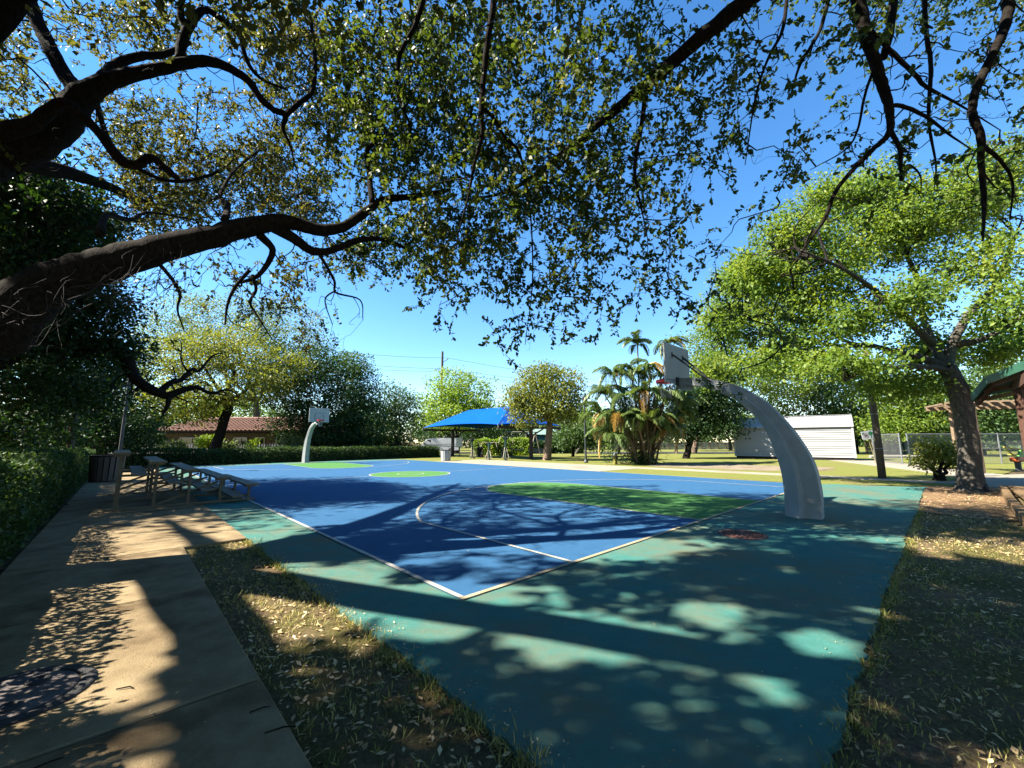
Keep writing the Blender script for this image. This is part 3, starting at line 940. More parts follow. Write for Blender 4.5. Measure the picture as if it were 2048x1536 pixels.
# ================================================================== HEDGES
def hedge_run(name, label, a, b, width, h0, h1, n, size, m_leaf, lumps=0.12, cat='hedge', group=None):
    """clipped hedge between two ground points; leaves on and in the skin of a solid dark inner box"""
    a, b = np.array(a, float), np.array(b, float)
    Lh = np.linalg.norm(b - a)
    ang = math.atan2(b[1] - a[1], b[0] - a[0])
    root = thing(name, label, cat, (a[0], a[1], 0), ang, group)
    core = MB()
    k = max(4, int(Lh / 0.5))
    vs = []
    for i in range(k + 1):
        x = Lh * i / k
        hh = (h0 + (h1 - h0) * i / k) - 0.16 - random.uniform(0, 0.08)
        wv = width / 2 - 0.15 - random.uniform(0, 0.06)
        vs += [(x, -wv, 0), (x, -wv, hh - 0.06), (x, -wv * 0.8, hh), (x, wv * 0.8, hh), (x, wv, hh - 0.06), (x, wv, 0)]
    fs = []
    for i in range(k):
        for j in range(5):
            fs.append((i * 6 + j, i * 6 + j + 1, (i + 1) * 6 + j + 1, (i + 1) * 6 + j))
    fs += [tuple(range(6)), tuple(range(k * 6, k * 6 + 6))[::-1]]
    core.add(vs, fs).build('dark_core', mat('hedge_dark_core', (0.012, 0.014, 0.008), (0.03, 0.03, 0.018), scale=18, rough=1.0, bump=1.0, bscale=20), root)  # solid near-black box added inside to keep the hedge opaque
    # skin points
    x = rng.uniform(0, 1, n) ** 1.0 * Lh
    hh = h0 + (h1 - h0) * x / Lh + lumps * (vnoise(x, x * 0, 1.1, 5) - 0.5) + lumps * 0.6 * (vnoise(x, x * 0, 4.0, 6) - 0.5)
    per = rng.uniform(0, 1, n)
    tot = 2 * h0 + width
    s = per * tot
    y = np.where(s < h0, -width / 2, np.where(s < h0 + width, s - h0 - width / 2, width / 2))
    z = np.where(s < h0, s, np.where(s < h0 + width, h0, tot - s)) / h0 * hh
    ny = np.where(s < h0, -1.0, np.where(s < h0 + width, 0, 1.0))
    nz = np.where((s >= h0) & (s < h0 + width), 1.0, 0.15)
    bulge = lumps * 0.8 * (vnoise(x * 1.0, z, 1.6, 7) - 0.5) + rng.normal(size=n) * 0.045 - np.abs(rng.normal(size=n)) * 0.05
    P = np.stack([x, y + ny * bulge, np.maximum(z + np.where(nz == 1, bulge, 0), 0.03)], 1)
    nr = unit(np.stack([np.zeros(n), ny, nz + 0.35], 1) + rng.normal(size=(n, 3)) * 0.65)
    ax = unit(rng.normal(size=(n, 3)) + np.stack([np.zeros(n), ny * 0.5, nz * 0.4 + 0.2], 1))
    L_ = size * rng.uniform(0.6, 1.4, n)
    o = quad_mesh('foliage', leaf_quads(P, ax, nr, L_, L_ * 0.55), m_leaf, root)
    return root
a, b = ct(-1.0, -11.75)[:2], ct(26.5, -11.75)[:2]
hedge_run('clipped_hedge', 'dark clipped hedge running along the left edge of the sidewalk', a, b, 1.5, 1.24, 1.16, 95000, 0.070, L_HEDGE, 0.16)
a, b = ct(31.9, -13.5)[:2], ct(31.9, 13.0)[:2]
hedge_run('clipped_hedge', 'low clipped hedge along the far end of the court behind the far hoop', a, b, 1.1, 1.02, 1.02, 30000, 0.13, L_HEDGE, 0.14)
hedge_run('bright_hedge', 'sunlit pale green hedge beyond the exercise machines', (-4.2, 46), (2.2, 45), 1.2, 1.75, 1.75, 7000, 0.17, L_LIME, 0.25)
hedge_run('shaded_hedge', 'dark low hedge before the green-roofed hut', (0.5, 52), (9.0, 52.5), 1.4, 1.45, 1.35, 7000, 0.18, L_DARK, 0.25)

# ================================================================== SHED
FL, FR = np.array([19.75, 36.44]), np.array([26.13, 31.41])
shl = float(np.linalg.norm(FR - FL)); sha = math.atan2(*(FR - FL)[::-1])
shed = thing('storage_shed', 'white lap-sided storage shed with a ribbed metal gable roof on the lawn', 'shed', (FL[0], FL[1], 0.02), sha)
SD, SE, SR = 3.1, 2.72, 3.52
MB().box((shl / 2, SD / 2, 0.10), (shl - 0.1, SD - 0.1, 0.20)).build('skid_base', M_DARK, shed)
wl = MB()
wl.prism([(0.03, 0.03), (shl - 0.03, 0.03), (shl - 0.03, SD - 0.03), (0.03, SD - 0.03)], 0.20, SE - 0.02)
for x in (0.03, shl - 0.13):
    wl.add([(x, 0.03, SE - 0.02), (x, SD - 0.03, SE - 0.02), (x, SD / 2, SR - 0.06), (x + 0.1, 0.03, SE - 0.02), (x + 0.1, SD - 0.03, SE - 0.02), (x + 0.1, SD / 2, SR - 0.06)],
           [(0, 1, 2), (5, 4, 3), (0, 2, 5, 3), (2, 1, 4, 5)])
wl.build('wall_shell', M_SIDING, shed)
nb = 14
bh = (SE - 0.24) / nb
brd = MB().add([(0.06, -0.035, 0), (shl - 0.06, -0.035, 0), (shl - 0.06, 0.03, 0), (0.06, 0.03, 0), (0.06, 0.028, bh), (shl - 0.06, 0.028, bh), (shl - 0.06, 0.03, bh), (0.06, 0.03, bh)],
               [(0, 1, 5, 4), (3, 2, 1, 0), (4, 5, 6, 7), (1, 2, 6, 5), (0, 4, 7, 3)])
o = brd.build('siding_board', M_SIDING, shed)
o.location = (0, -0.004, 0.22)
for k in range(1, nb):
    o2 = link('siding_board', o.data, shed)
    o2.location = (0, -0.004, 0.22 + k * bh)
for x in (0.0, shl):
    MB().box((x, -0.02, (SE + 0.2) / 2), (0.13, 0.13, SE - 0.22)).build('corner_trim', M_WTRIM, shed)
MB().box((shl, SD, (SE + 0.2) / 2), (0.13, 0.09, SE - 0.22)).build('corner_trim', M_WTRIM, shed)
for s in (0, 1):
    y0, y1 = (-0.16, SD / 2) if s == 0 else (SD + 0.16, SD / 2)
    z0, z1 = SE - 0.10, SR
    n_ = MB()
    n_.add([(-0.10, y0, z0), (shl + 0.10, y0, z0), (shl + 0.10, y1, z1), (-0.10, y1, z1), (-0.10, y0, z0 + 0.04), (shl + 0.10, y0, z0 + 0.04), (shl + 0.10, y1, z1 + 0.04), (-0.10, y1, z1 + 0.04)],
           [(0, 1, 2, 3), (7, 6, 5, 4), (0, 4, 5, 1), (1, 5, 6, 2), (2, 6, 7, 3), (3, 7, 4, 0)])
    rf = n_.build('roof_slope', M_SHROOF, shed)
    rib = None
    for k in range(21):
        x = 0.0 + shl * k / 20
        if rib is None:
            q_ = MB().beam((0, y0, z0 + 0.052), (0, y1, z1 + 0.052), 0.05, 0.03).build('roof_rib', M_SHROOF, rf)
            rib = q_.data
        else:
            q_ = link('roof_rib', rib, rf)
        q_.location = (x, 0, 0)
MB().beam((-0.1, SD / 2, SR + 0.07), (shl + 0.1, SD / 2, SR + 0.07), 0.22, 0.03).build('ridge_cap', M_SHROOF, shed)
MB().beam((-0.1, -0.172, SE - 0.09), (shl + 0.1, -0.172, SE - 0.09), 0.02, 0.10).build('fascia', M_WTRIM, shed)
dr = MB().box((shl + 0.0, 1.55, 1.22), (0.06, 1.5, 2.0)).build('door', mat('shed_door_paint', (0.55, 0.55, 0.53), (0.64, 0.64, 0.62), scale=5, rough=0.6), shed)
MB().box((shl + 0.036, 1.62, 1.22), (0.02, 0.05, 2.0)).build('painted_door_gap', M_DARK, dr)  # raised dark strip, painting the shade of the door slit
MB().box((shl + 0.05, 1.45, 1.15), (0.04, 0.04, 0.16)).build('door_handle', M_STEELD, dr)

# ================================================================== POLES, SIGN, LAMPS
p = gnd(1765, 958)
root = thing('wooden_pole', 'weathered upright wooden pole at the path between shed and big oak', 'pole', (p[0], p[1], 0))
MB().tube([(0, 0, -0.1), (0.01, 0, 1.5), (0.0, 0.01, 3.2), (-0.02, 0, 5.6)], [0.135, 0.125, 0.115, 0.10], 12).build('shaft', M_WOODP, root, smooth=True)
MB().tube([(-0.02, 0, 5.6), (-0.02, 0, 5.66)], [0.11, 0.09], 12).build('cap', M_GALV, root)
for z in (1.2, 2.6):
    MB().lathe([(0.128, z), (0.132, z), (0.132, z + 0.03), (0.128, z + 0.03)], 12).build('steel_band', M_GALV, root)

# rules sign on two leaning sticks
p = gnd(1762, 945)
sg = thing('park_sign', 'tilted white sign with a crossed circle and a green tree on two thin stakes', 'sign', (p[0], p[1], 0.0))
top = at(1736, 870, p[1])
dx, dz = top[0] - p[0], top[2]
til = -math.atan2(12.5, 60) + 0.02
for s in (-0.035, 0.035):
    MB().beam((s, 0.03, -0.05), (dx + s * 1.5, 0.03, dz + 0.1), 0.022, 0.022).build('stake', mat('yellowed_stake_wood', (0.42, 0.36, 0.16), (0.55, 0.48, 0.24), scale=12, rough=0.8), sg)
def rot(x, z, a=-til * 0.85):
    return (dx + x * math.cos(a) - z * math.sin(a), dz + x * math.sin(a) + z * math.cos(a))
SW, SH = 0.31, 0.205
def rrect(w, h, r, n=5):
    pts = []
    for cx_, cz_, a0 in ((w - r, h - r, 0), (-w + r, h - r, PI / 2), (-w + r, -h + r, PI), (w - r, -h + r, 1.5 * PI)):
        pts += [(cx_ + r * math.cos(a0 + PI / 2 * k / n), cz_ + r * math.sin(a0 + PI / 2 * k / n)) for k in range(n + 1)]
    return pts
def flat(poly, y0, y1):
    mb = MB()
    q_ = [rot(*c) for c in poly]
    k = len(q_)
    vs = [(x, y0, z) for x, z in q_] + [(x, y1, z) for x, z in q_]
    return mb.add(vs, [tuple(range(k)), tuple(range(2 * k - 1, k - 1, -1))] + [(i, k + i, k + (i + 1) % k, (i + 1) % k) for i in range(k)])
pl = flat(rrect(SW, SH, 0.05), 0.0, 0.015).build('panel', M_SIGNW, sg)
ringo = [(-0.10 + 0.115 * math.cos(a), -0.02 + 0.115 * math.sin(a)) for a in np.linspace(0, 2 * PI, 25)]
mb = MB()
for i in range(24):
    a0, a1 = 2 * PI * i / 24, 2 * PI * (i + 1) / 24
    c = [(-0.09 + r_ * math.cos(a), -0.02 + r_ * math.sin(a)) for r_, a in ((0.095, a0), (0.115, a0), (0.115, a1), (0.095, a1))]
    q_ = [rot(*x) for x in c]
    mb.add([(x, -0.003, z) for x, z in q_], [(0, 1, 2, 3)])
c = [rot(-0.09 + 0.10 * math.cos(t) + k * 0.009, -0.02 + 0.10 * math.sin(t) - k * 0.009) for t, k in ((R(135), 1), (R(135), -1), (R(-45), -1), (R(-45), 1))]
mb.add([(x, -0.0035, z) for x, z in c], [(0, 1, 2, 3)])
mb.build('prohibition_circle', M_SIGNR, pl)
flat([(-0.15, -0.06), (-0.04, -0.06), (-0.03, 0.01), (-0.07, 0.03), (-0.13, 0.01), (-0.16, 0.03)], -0.002, -0.001).build('black_symbol', M_SIGNK, pl)
flat([(0.145 + (0.115 + 0.014 * math.sin(5 * a)) * math.cos(a), 0.065 + (0.095 + 0.012 * math.cos(4 * a)) * math.sin(a)) for a in np.linspace(0, 2 * PI, 25)[:-1]], -0.003, -0.001).build('green_tree_crown', M_SIGNG, pl)
flat([(0.13, -0.03), (0.16, -0.03), (0.18, -0.16), (0.11, -0.16)], -0.003, -0.001).build('green_tree_stem', M_SIGNG, pl)
for k in range(3):
    flat([(-0.27, 0.14 - 0.03 * k), (-0.18, 0.14 - 0.03 * k), (-0.18, 0.125 - 0.03 * k), (-0.27, 0.125 - 0.03 * k)], -0.003, -0.001).build('small_green_mark', M_SIGNG, pl)

def lamp_post(name, label, base, h, r, m, head):
    root = thing(name, label, 'lamp post', (base[0], base[1], 0))
    MB().lathe([(r * 2.2, 0.0), (r * 2.2, 0.10), (r * 1.3, 0.22), (r, 0.30)], 12).build('base', m, root)
    MB().tube([(0, 0, 0.25), (0, 0, h * 0.5), (0, 0, h)], [r, r * 0.9, r * 0.72], 10).build('shaft', m, root)
    if head == 'flood':
        MB().beam((-0.1, 0, h), (0.62, 0, h + 0.02), 0.06, 0.06).build('arm', m, root)
        f = MB().box((0.55, -0.05, h + 0.06), (0.72, 0.40, 0.16), ry=-0.15).build('lamp_head', M_SIGNW, root, bevel=0.03)
        MB().box((0.55, -0.05, h - 0.03), (0.55, 0.30, 0.03), ry=-0.15).build('lens', M_GALV, f)
    else:
        f = MB().lathe([(0.06, h), (0.14, h + 0.05), (0.19, h + 0.38), (0.20, h + 0.40), (0.05, h + 0.55), (0.02, h + 0.66)], 12).build('lantern', m, root)
        MB().lathe([(0.06, h - 0.08), (0.10, h - 0.05), (0.10, h), (0.05, h)], 12).build('collar', m, root)
    return root
p = gnd(1172, 926)
lamp_post('lamp_post', 'thin dark lamp post left of the palm clump', (p[0], p[1]), 4.3, 0.075, M_STEELD, 'lantern')
p = at(752, 880, 44)
lamp_post('flood_light_pole', 'grey floodlight pole against the dark trees right of the far hoop', (p[0], p[1]), 4.25, 0.09, M_WOODP, 'flood')
p = at(243, 880, 21)
lamp_post('grey_light_pole', 'tall grey pole rising behind the left bleachers', (p[0], p[1]), 5.6, 0.075, mat('dull_grey_pole', (0.09, 0.09, 0.085), (0.14, 0.14, 0.13), scale=9, rough=0.8), 'lantern')
p = at(141, 880, 15.5)
root = thing('wooden_post', 'rough wooden post in the shade behind the left hedge', 'post', (p[0], p[1], 0))
MB().tube([(0, 0, -0.1), (0.02, 0, 1.4), (0.06, 0, 3.4)], [0.12, 0.11, 0.10], 9, rough=0.05).build('shaft', M_WOODP, root)
MB().tube([(0.06, 0, 3.4), (0.06, 0, 3.44)], [0.115, 0.10], 9).build('cap', M_GALV, root)

# utility pole and wires
UY = 72.0
pt = at(885, 703, UY)
up = thing('utility_pole', 'grey utility pole above the far trees behind the blue canopy', 'utility pole', (pt[0], UY, 0))
MB().tube([(0, 0, -0.2), (0, 0, pt[2] * 0.6), (0, 0, pt[2])], [0.30, 0.24, 0.19], 10).build('shaft', M_WOODP, up)
zi = at(893, 719, UY)[2]
MB().beam((0.1, 0, zi - 0.5), (0.95, 0, zi), 0.09, 0.09).build('bracket', M_GALV, up)
MB().lathe([(0.10, zi), (0.13, zi + 0.1), (0.07, zi + 0.2), (0.10, zi + 0.3)], 8, (0.95, 0)).build('insulator', M_GALV, up)
zj = at(885, 738, UY)[2]
MB().beam((-0.9, 0, zj), (0.6, 0, zj), 0.10, 0.12).build('crossarm', M_WOODP, up)
def wire(label, a, b, sag):
    pts = [np.array(a) + (np.array(b) - np.array(a)) * t + np.array([0, 0, -sag * 4 * t * (1 - t)]) for t in np.linspace(0, 1, 15)]
    tag(MB().tube(pts, 0.024, 5).build('overhead_wire', M_STEELD), label, 'wire', 'wires of the utility pole')
tp = (pt[0] + 0.95, UY, zi + 0.28)
wire('topmost overhead wire running left from the utility pole', at(560, 688, 60), tp, 0.5)
wire('topmost overhead wire running right from the utility pole', tp, at(1300, 770, 85), 0.6)
wire('upper of the two lower wires left of the utility pole', at(560, 711, 60), (pt[0] - 0.8, UY, zj + 0.08), 0.4)
wire('upper of the two lower wires right of the utility pole', (pt[0] + 0.5, UY, zj + 0.08), at(1300, 783, 85), 0.4)
wire('lower of the two lower wires left of the utility pole', at(560, 722, 60), (pt[0] - 0.2, UY - 0.1, zj - 0.45), 0.4)
wire('lower of the two lower wires right of the utility pole', (pt[0] - 0.2, UY - 0.1, zj - 0.45), at(1300, 792, 85), 0.4)

# fire hydrant
p = gnd(1231, 929)
hy = thing('fire_hydrant', 'yellow fire hydrant with a pale bonnet beside the palm clump', 'hydrant', (p[0], p[1], 0.02), 0.3)
MB().lathe([(0.17, 0.0), (0.17, 0.05), (0.12, 0.06), (0.115, 0.50), (0.15, 0.52), (0.15, 0.56)], 16).build('barrel', M_HYD, hy, smooth=False)
MB().lathe([(0.145, 0.562), (0.145, 0.60), (0.12, 0.68), (0.06, 0.74), (0.03, 0.75), (0.03, 0.80)], 16).build('bonnet', M_GALV, hy)
for a_ in (0, PI):
    MB().tube([(0.10 * math.cos(a_), 0.0, 0.50), (0.26 * math.cos(a_), 0, 0.50)], [0.055, 0.06], 10).build('side_nozzle', M_STEELD, hy)
MB().tube([(0, -0.10, 0.45), (0, -0.25, 0.45)], [0.07, 0.078], 12).build('pumper_nozzle', M_STEELD, hy)

# ================================================================== BLUE SHADE CANOPY
C0 = np.array([-1.15, 33.6]); CR_ = np.array([4.4, 37.2]); CL_ = np.array([-9.0, 41.2])
CB_ = CR_ + CL_ - C0
zc = at(998, 849, C0[1])[2]
can = thing('shade_canopy', 'blue fabric hip-roofed shade canopy on dark steel columns beyond the court', 'canopy', (0, 0, 0))
zr = at(998, 811, 36.0)[2]
ax_ = (CL_ - C0) / np.linalg.norm(CL_ - C0)
mid0 = (C0 + CR_) / 2 + ax_ * 2.6
mid1 = (CL_ + CB_) / 2 - ax_ * 2.6
corners = [C0, CR_, CB_, CL_]
def V3(p_, z): return np.array([p_[0], p_[1], z])
rid0, rid1 = V3(mid0, zr), V3(mid1, zr)
def facet(a_, b_, c_, d_, n=12):
    """stretched fabric between eave a-b and ridge d-c with a hanging catenary eave"""
    vs, fs = [], []
    for i in range(n + 1):
        s = i / n
        for j in range(n + 1):
            t = j / n
            e = a_ + (b_ - a_) * t
            r_ = d_ + (c_ - d_) * t
            p_ = e + (r_ - e) * s
            L_ = np.linalg.norm(b_ - a_)
            inw = ((c_ + d_) / 2 - (a_ + b_) / 2)
            inw = inw / np.linalg.norm(inw)
            p_ = p_ + inw * (1 - s) ** 2 * 4 * t * (1 - t) * 0.045 * L_ - np.array([0, 0, 0.12 * math.sin(PI * s) * math.sin(PI * t)])
            vs.append(p_)
    for i in range(n):
        for j in range(n):
            q_ = i * (n + 1) + j
            fs.append((q_, q_ + 1, q_ + n + 2, q_ + n + 1))
    return vs, fs
eav = [V3(c_, zc) for c_ in corners]
fab = MB()
for a_, b_, c_, d_ in ((eav[0], eav[1], rid0, rid0), (eav[1], eav[2], rid1, rid0), (eav[2], eav[3], rid1, rid1), (eav[3], eav[0], rid0, rid1)):
    fab.add(*facet(a_, b_, c_, d_))
fab.build('fabric_roof', M_CANOPY, can, smooth=True)
for a_, b_ in ((0, 1), (3, 2)):
    A_, B_ = eav[a_] - np.array([0, 0, 0.20]), eav[b_] - np.array([0, 0, 0.20])
    MB().beam(A_, B_, 0.18, 0.20).build('cross_beam', M_BROWN, can)
    m_ = (A_ + B_) / 2
    MB().tube([(m_[0], m_[1], -0.05), (m_[0], m_[1], m_[2] - 0.1)], 0.17, 12).build('column', M_BROWN, can)
    MB().lathe([(0.30, 0.0), (0.30, 0.04), (0.18, 0.06)], 12, (m_[0], m_[1])).build('column_plate', M_BROWN, can)
    for w_ in (0.3, 0.7):
        k_ = A_ + (B_ - A_) * w_
        MB().beam((m_[0], m_[1], m_[2] - 0.75), k_ - np.array([0, 0, 0.1]), 0.10, 0.10).build('knee_brace', M_BROWN, can)
for k in range(4):
    t_ = eav[k]
    MB().tube([t_ - np.array([0, 0, 0.22]), t_ + np.array([0, 0, 0.02])], 0.05, 8).build('corner_fitting', M_GALV, can)
for c_, r_ in zip(eav, (rid0, rid0, rid1, rid1)):
    MB().tube([c_ + np.array([0, 0, -0.04]), r_ - np.array([0, 0, 0.10])], 0.05, 6).build('rafter_pipe', M_BROWN, can)

# ================================================================== EXERCISE MACHINES UNDER THE CANOPY
def exercise_machine(label, loc, rz, style, h=1.75):
    root = thing('exercise_machine', label, 'gym machine', loc, rz, 'outdoor exercise machines')
    MB().tube([(0, 0, 0), (0, 0, h)], [0.085, 0.075], 10).build('post', M_EQGREEN, root)
    MB().lathe([(0.20, 0), (0.20, 0.03), (0.10, 0.05)], 12).build('base_plate', M_EQGREEN, root)
    MB().add([(-0.32, -0.05, h), (0.32, -0.05, h), (0.07, -0.05, h - 0.40), (-0.07, -0.05, h - 0.40), (-0.32, 0.05, h), (0.32, 0.05, h), (0.07, 0.05, h - 0.40), (-0.07, 0.05, h - 0.40)],
             [(0, 3, 2, 1), (4, 5, 6, 7), (0, 1, 5, 4), (1, 2, 6, 5), (2, 3, 7, 6), (3, 0, 4, 7)]).build('head_panel', M_EQGREEN, root)
    for s in (-1, 1):
        if style == 0:
            pts = [(0.08 * s, -0.06, h - 0.10), (0.45 * s, -0.2, h - 0.22), (0.70 * s, -0.35, h - 0.75)]
        elif style == 1:
            pts = [(0.10 * s, -0.06, h - 0.05), (0.55 * s, -0.1, h - 0.02), (0.72 * s, -0.2, h - 0.42)]
        else:
            pts = [(0.12 * s, -0.06, h - 0.08), (0.42 * s, -0.15, h + 0.02), (0.60 * s, -0.25, h - 0.55)]
        a_ = MB().tube(smooth_path([(*q_, 0.024) for q_ in pts], 4)[:, :3], 0.024, 7).build('handle_arm', M_EQBEIGE, root)
        g = pts[-1]
        MB().tube([(g[0], g[1], g[2] - 0.10), (g[0], g[1], g[2] + 0.04)], 0.036, 8).build('grip', M_RUBBER, a_)
        l_ = MB().tube([(0.06 * s, 0, h * 0.55), (0.22 * s, -0.35, 0.26)], 0.030, 7).build('swing_leg', M_EQBEIGE, root)
        MB().box((0.24 * s, -0.40, 0.22), (0.17, 0.36, 0.05)).build('foot_plate', M_EQBEIGE, l_)
    MB().beam((-0.05, -0.45, 0.06), (-0.05, -0.45, 0.80), 0.05, 0.05).build('stop_bar', M_EQBEIGE, root)
    MB().box((-0.05, -0.45, 0.09), (0.24, 0.22, 0.18)).build('concrete_foot', M_EQBEIGE, root)
    return root
for (px, py, lab, st, rz, h) in ((944, 917, 'leftmost green exercise machine with low arms under the blue canopy', 0, 0.5, 1.85),
                                 (978, 920, 'middle green exercise machine with a triangular head under the blue canopy', 1, -0.1, 1.45),
                                 (1011, 921, 'green exercise machine with curved arms, nearest to the swing frame', 2, 0.15, 1.9)):
    g = gnd(px, py)
    exercise_machine(lab, (g[0], g[1], 0.03), rz, st, h)
g = gnd(913, 916.5)
cb = thing('notice_board', 'blank pale grey board on a dark post behind the far trash can', 'notice board', (g[0], g[1] + 2.0, 0.0))
MB().box((0, 0, 0.5), (0.10, 0.10, 1.06)).build('post', M_STEELD, cb)
MB().box((0, -0.03, 1.48), (0.64, 0.10, 0.92)).build('board', M_SIGNW, cb, bevel=0.012)
MB().box((0, -0.03, 1.005), (0.70, 0.12, 0.03)).build('lower_ledge', M_STEELD, cb)
g = gnd(963, 915)
cn = thing('traffic_cone', 'small orange traffic cone standing between the exercise machines', 'traffic cone', (g[0], g[1] + 0.5, 0.02))
MB().box((0, 0, 0.02), (0.38, 0.38, 0.04)).build('base', M_ORANGE, cn)
MB().lathe([(0.15, 0.042), (0.05, 0.62), (0.035, 0.72)], 14).build('cone_body', M_ORANGE, cn)
MB().lathe([(0.104, 0.32), (0.108, 0.32), (0.088, 0.44), (0.084, 0.44)], 14).build('white_band', M_SIGNW, cn)
g = gnd(956, 915)
bn = thing('black_bin', 'small black bin behind the exercise machines', 'bin', (g[0], g[1] + 2.2, 0.02))
MB().lathe([(0.24, 0.0), (0.30, 0.80), (0.33, 0.82), (0.33, 0.86)], 16).build('tub', M_RUBBER, bn)
MB().lathe([(0.33, 0.862), (0.32, 0.90), (0.20, 1.0), (0.05, 1.02)], 16).build('lid', M_STEELD, bn)

# swing frame with a yellow seat
g = gnd(1040, 916)
sw = thing('swing_frame', 'playground swing frame with pale sloping legs and a yellow seat', 'swing', (g[0], g[1] + 3.0, 0.0), 0.25)
for x in (-1.3, 1.7):
    for s in (-1, 1):
        MB().tube([(x + 0.75 * s, 0.5 * s, 0), (x, 0, 2.5)], 0.045, 8).build('leg', M_EQBEIGE, sw)
MB().tube([(-1.5, 0, 2.5), (1.9, 0, 2.5)], 0.055, 8).build('top_bar', M_EQBEIGE, sw)
for x in (-0.55, 0.15):
    MB().tube([(x, 0, 2.46), (x - 0.03, 0, 0.72)], 0.014, 5).build('chain', M_GALV, sw)
st = MB()
st.tube(smooth_path([(-0.75, 0, 0.78, 0.1), (-0.5, 0, 0.66, 0.1), (0.1, 0, 0.64, 0.1), (0.4, 0, 0.76, 0.1)], 4)[:, :3], [0.12] * 13, 8)
st.build('seat', M_YELLOW, sw)

# bench beside the orange-barked tree
g = gnd(1076, 917)
be = thing('park_bench', 'low grey slatted bench under the blue canopy by the tan-barked tree', 'bench', (g[0], g[1] + 1.2, 0.02), -0.05)
for k in range(4):
    MB().box((0, -0.17 + 0.11 * k, 0.45), (1.7, 0.09, 0.035)).build('seat_slat', M_GALV, be)
for k in range(3):
    MB().box((0, 0.26 + 0.03 * k, 0.58 + 0.12 * k), (1.7, 0.035, 0.09)).build('back_slat', M_GALV, be)
for x in (-0.7, 0.7):
    MB().beam((x, -0.16, 0), (x, -0.16, 0.43), 0.05, 0.05).build('leg', M_STEELD, be)
    MB().beam((x, 0.22, 0), (x, 0.345, 0.88), 0.05, 0.05).build('leg', M_STEELD, be)

# ================================================================== GREEN-ROOFED HUT
hx0, hx1, HY = at(1070, 880, 60)[0], at(1118, 880, 60)[0], 60.0
hut = thing('green_roofed_hut', 'small hut with a pale green roof and a teal panel beyond the lawn', 'hut', ((hx0 + hx1) / 2, HY, 0))
hw = (hx1 - hx0) / 2 + 1.6
ze = at(1090, 869, HY)[2]
MB().box((0, 2.0, ze / 2), (2 * hw - 0.8, 4.0, ze)).build('wall', M_STEELD, hut)
MB().add([(-hw, -0.8, ze - 0.02), (hw, -0.8, ze - 0.02), (hw, 4.8, ze - 0.02), (-hw, 4.8, ze - 0.02), (-hw + 2, 2.0, ze + 1.0), (hw - 2, 2.0, ze + 1.0)],
         [(0, 1, 5, 4), (1, 2, 5), (2, 3, 4, 5), (3, 0, 4), (3, 2, 1, 0)]).build('hip_roof', mat('pale_green_metal', (0.30, 0.46, 0.38), (0.38, 0.54, 0.46), scale=3, rough=0.5), hut)
tx = at(1081, 875, HY - 0.1)[0] - (hx0 + hx1) / 2
pn = MB().box((tx, -0.04, 2.0), (1.3, 0.06, 1.1)).build('teal_panel', M_TEALP, hut)
num = MB()
pts2 = [(-0.25, 0.22), (-0.12, 0.36), (0.10, 0.36), (0.22, 0.22), (0.15, 0.02), (-0.10, -0.18), (-0.26, -0.34), (0.26, -0.34)]
for (xa, za), (xb, zb) in zip(pts2[:-1], pts2[1:]):
    num.beam((tx + xa, -0.08, 2.0 + za), (tx + xb, -0.08, 2.0 + zb), 0.01, 0.09, up=(0, 1, 0.01))
num.build('number_mark', M_SIGNW, pn)

# ================================================================== FENCES
def board_fence(label, a, b, h, bays, z0=0.0):
    a, b = np.array(a, float), np.array(b, float)
    Lh = np.linalg.norm(b - a)
    root = thing('board_fence', label, 'fence', (a[0], a[1], z0), math.atan2(b[1] - a[1], b[0] - a[0]))
    w = Lh / bays
    bd = po = None
    for i in range(bays):
        for k in range(4):
            if bd is None:
                o_ = MB().box((w / 2, 0, 0), (w - 0.20, 0.04, h / 4 - 0.03)).build('board', M_FENCEW, root)
                bd = o_.data
            else:
                o_ = link('board', bd, root)
            o_.location = (i * w, random.uniform(-0.01, 0.01), h * (k + 0.5) / 4)
    for i in range(bays + 1):
        if po is None:
            o_ = MB().box((0, 0, h / 2), (0.19, 0.16, h + 0.05)).build('post', M_WOODP, root)
            po = o_.data
        else:
            o_ = link('post', po, root)
        o_.location = (i * w, -0.02, 0)
    MB().box((Lh / 2, -0.02, h + 0.05), (Lh + 0.1, 0.20, 0.06)).build('top_rail', M_FENCEW, root)
    return root
board_fence('long pale board fence across the back of the lawn behind the palms', (11.5, 74), (46, 77), 1.25, 22)
board_fence('pale board fence seen between the shed and the chain-link gate', (40, 46.5), (52, 52), 1.5, 8)

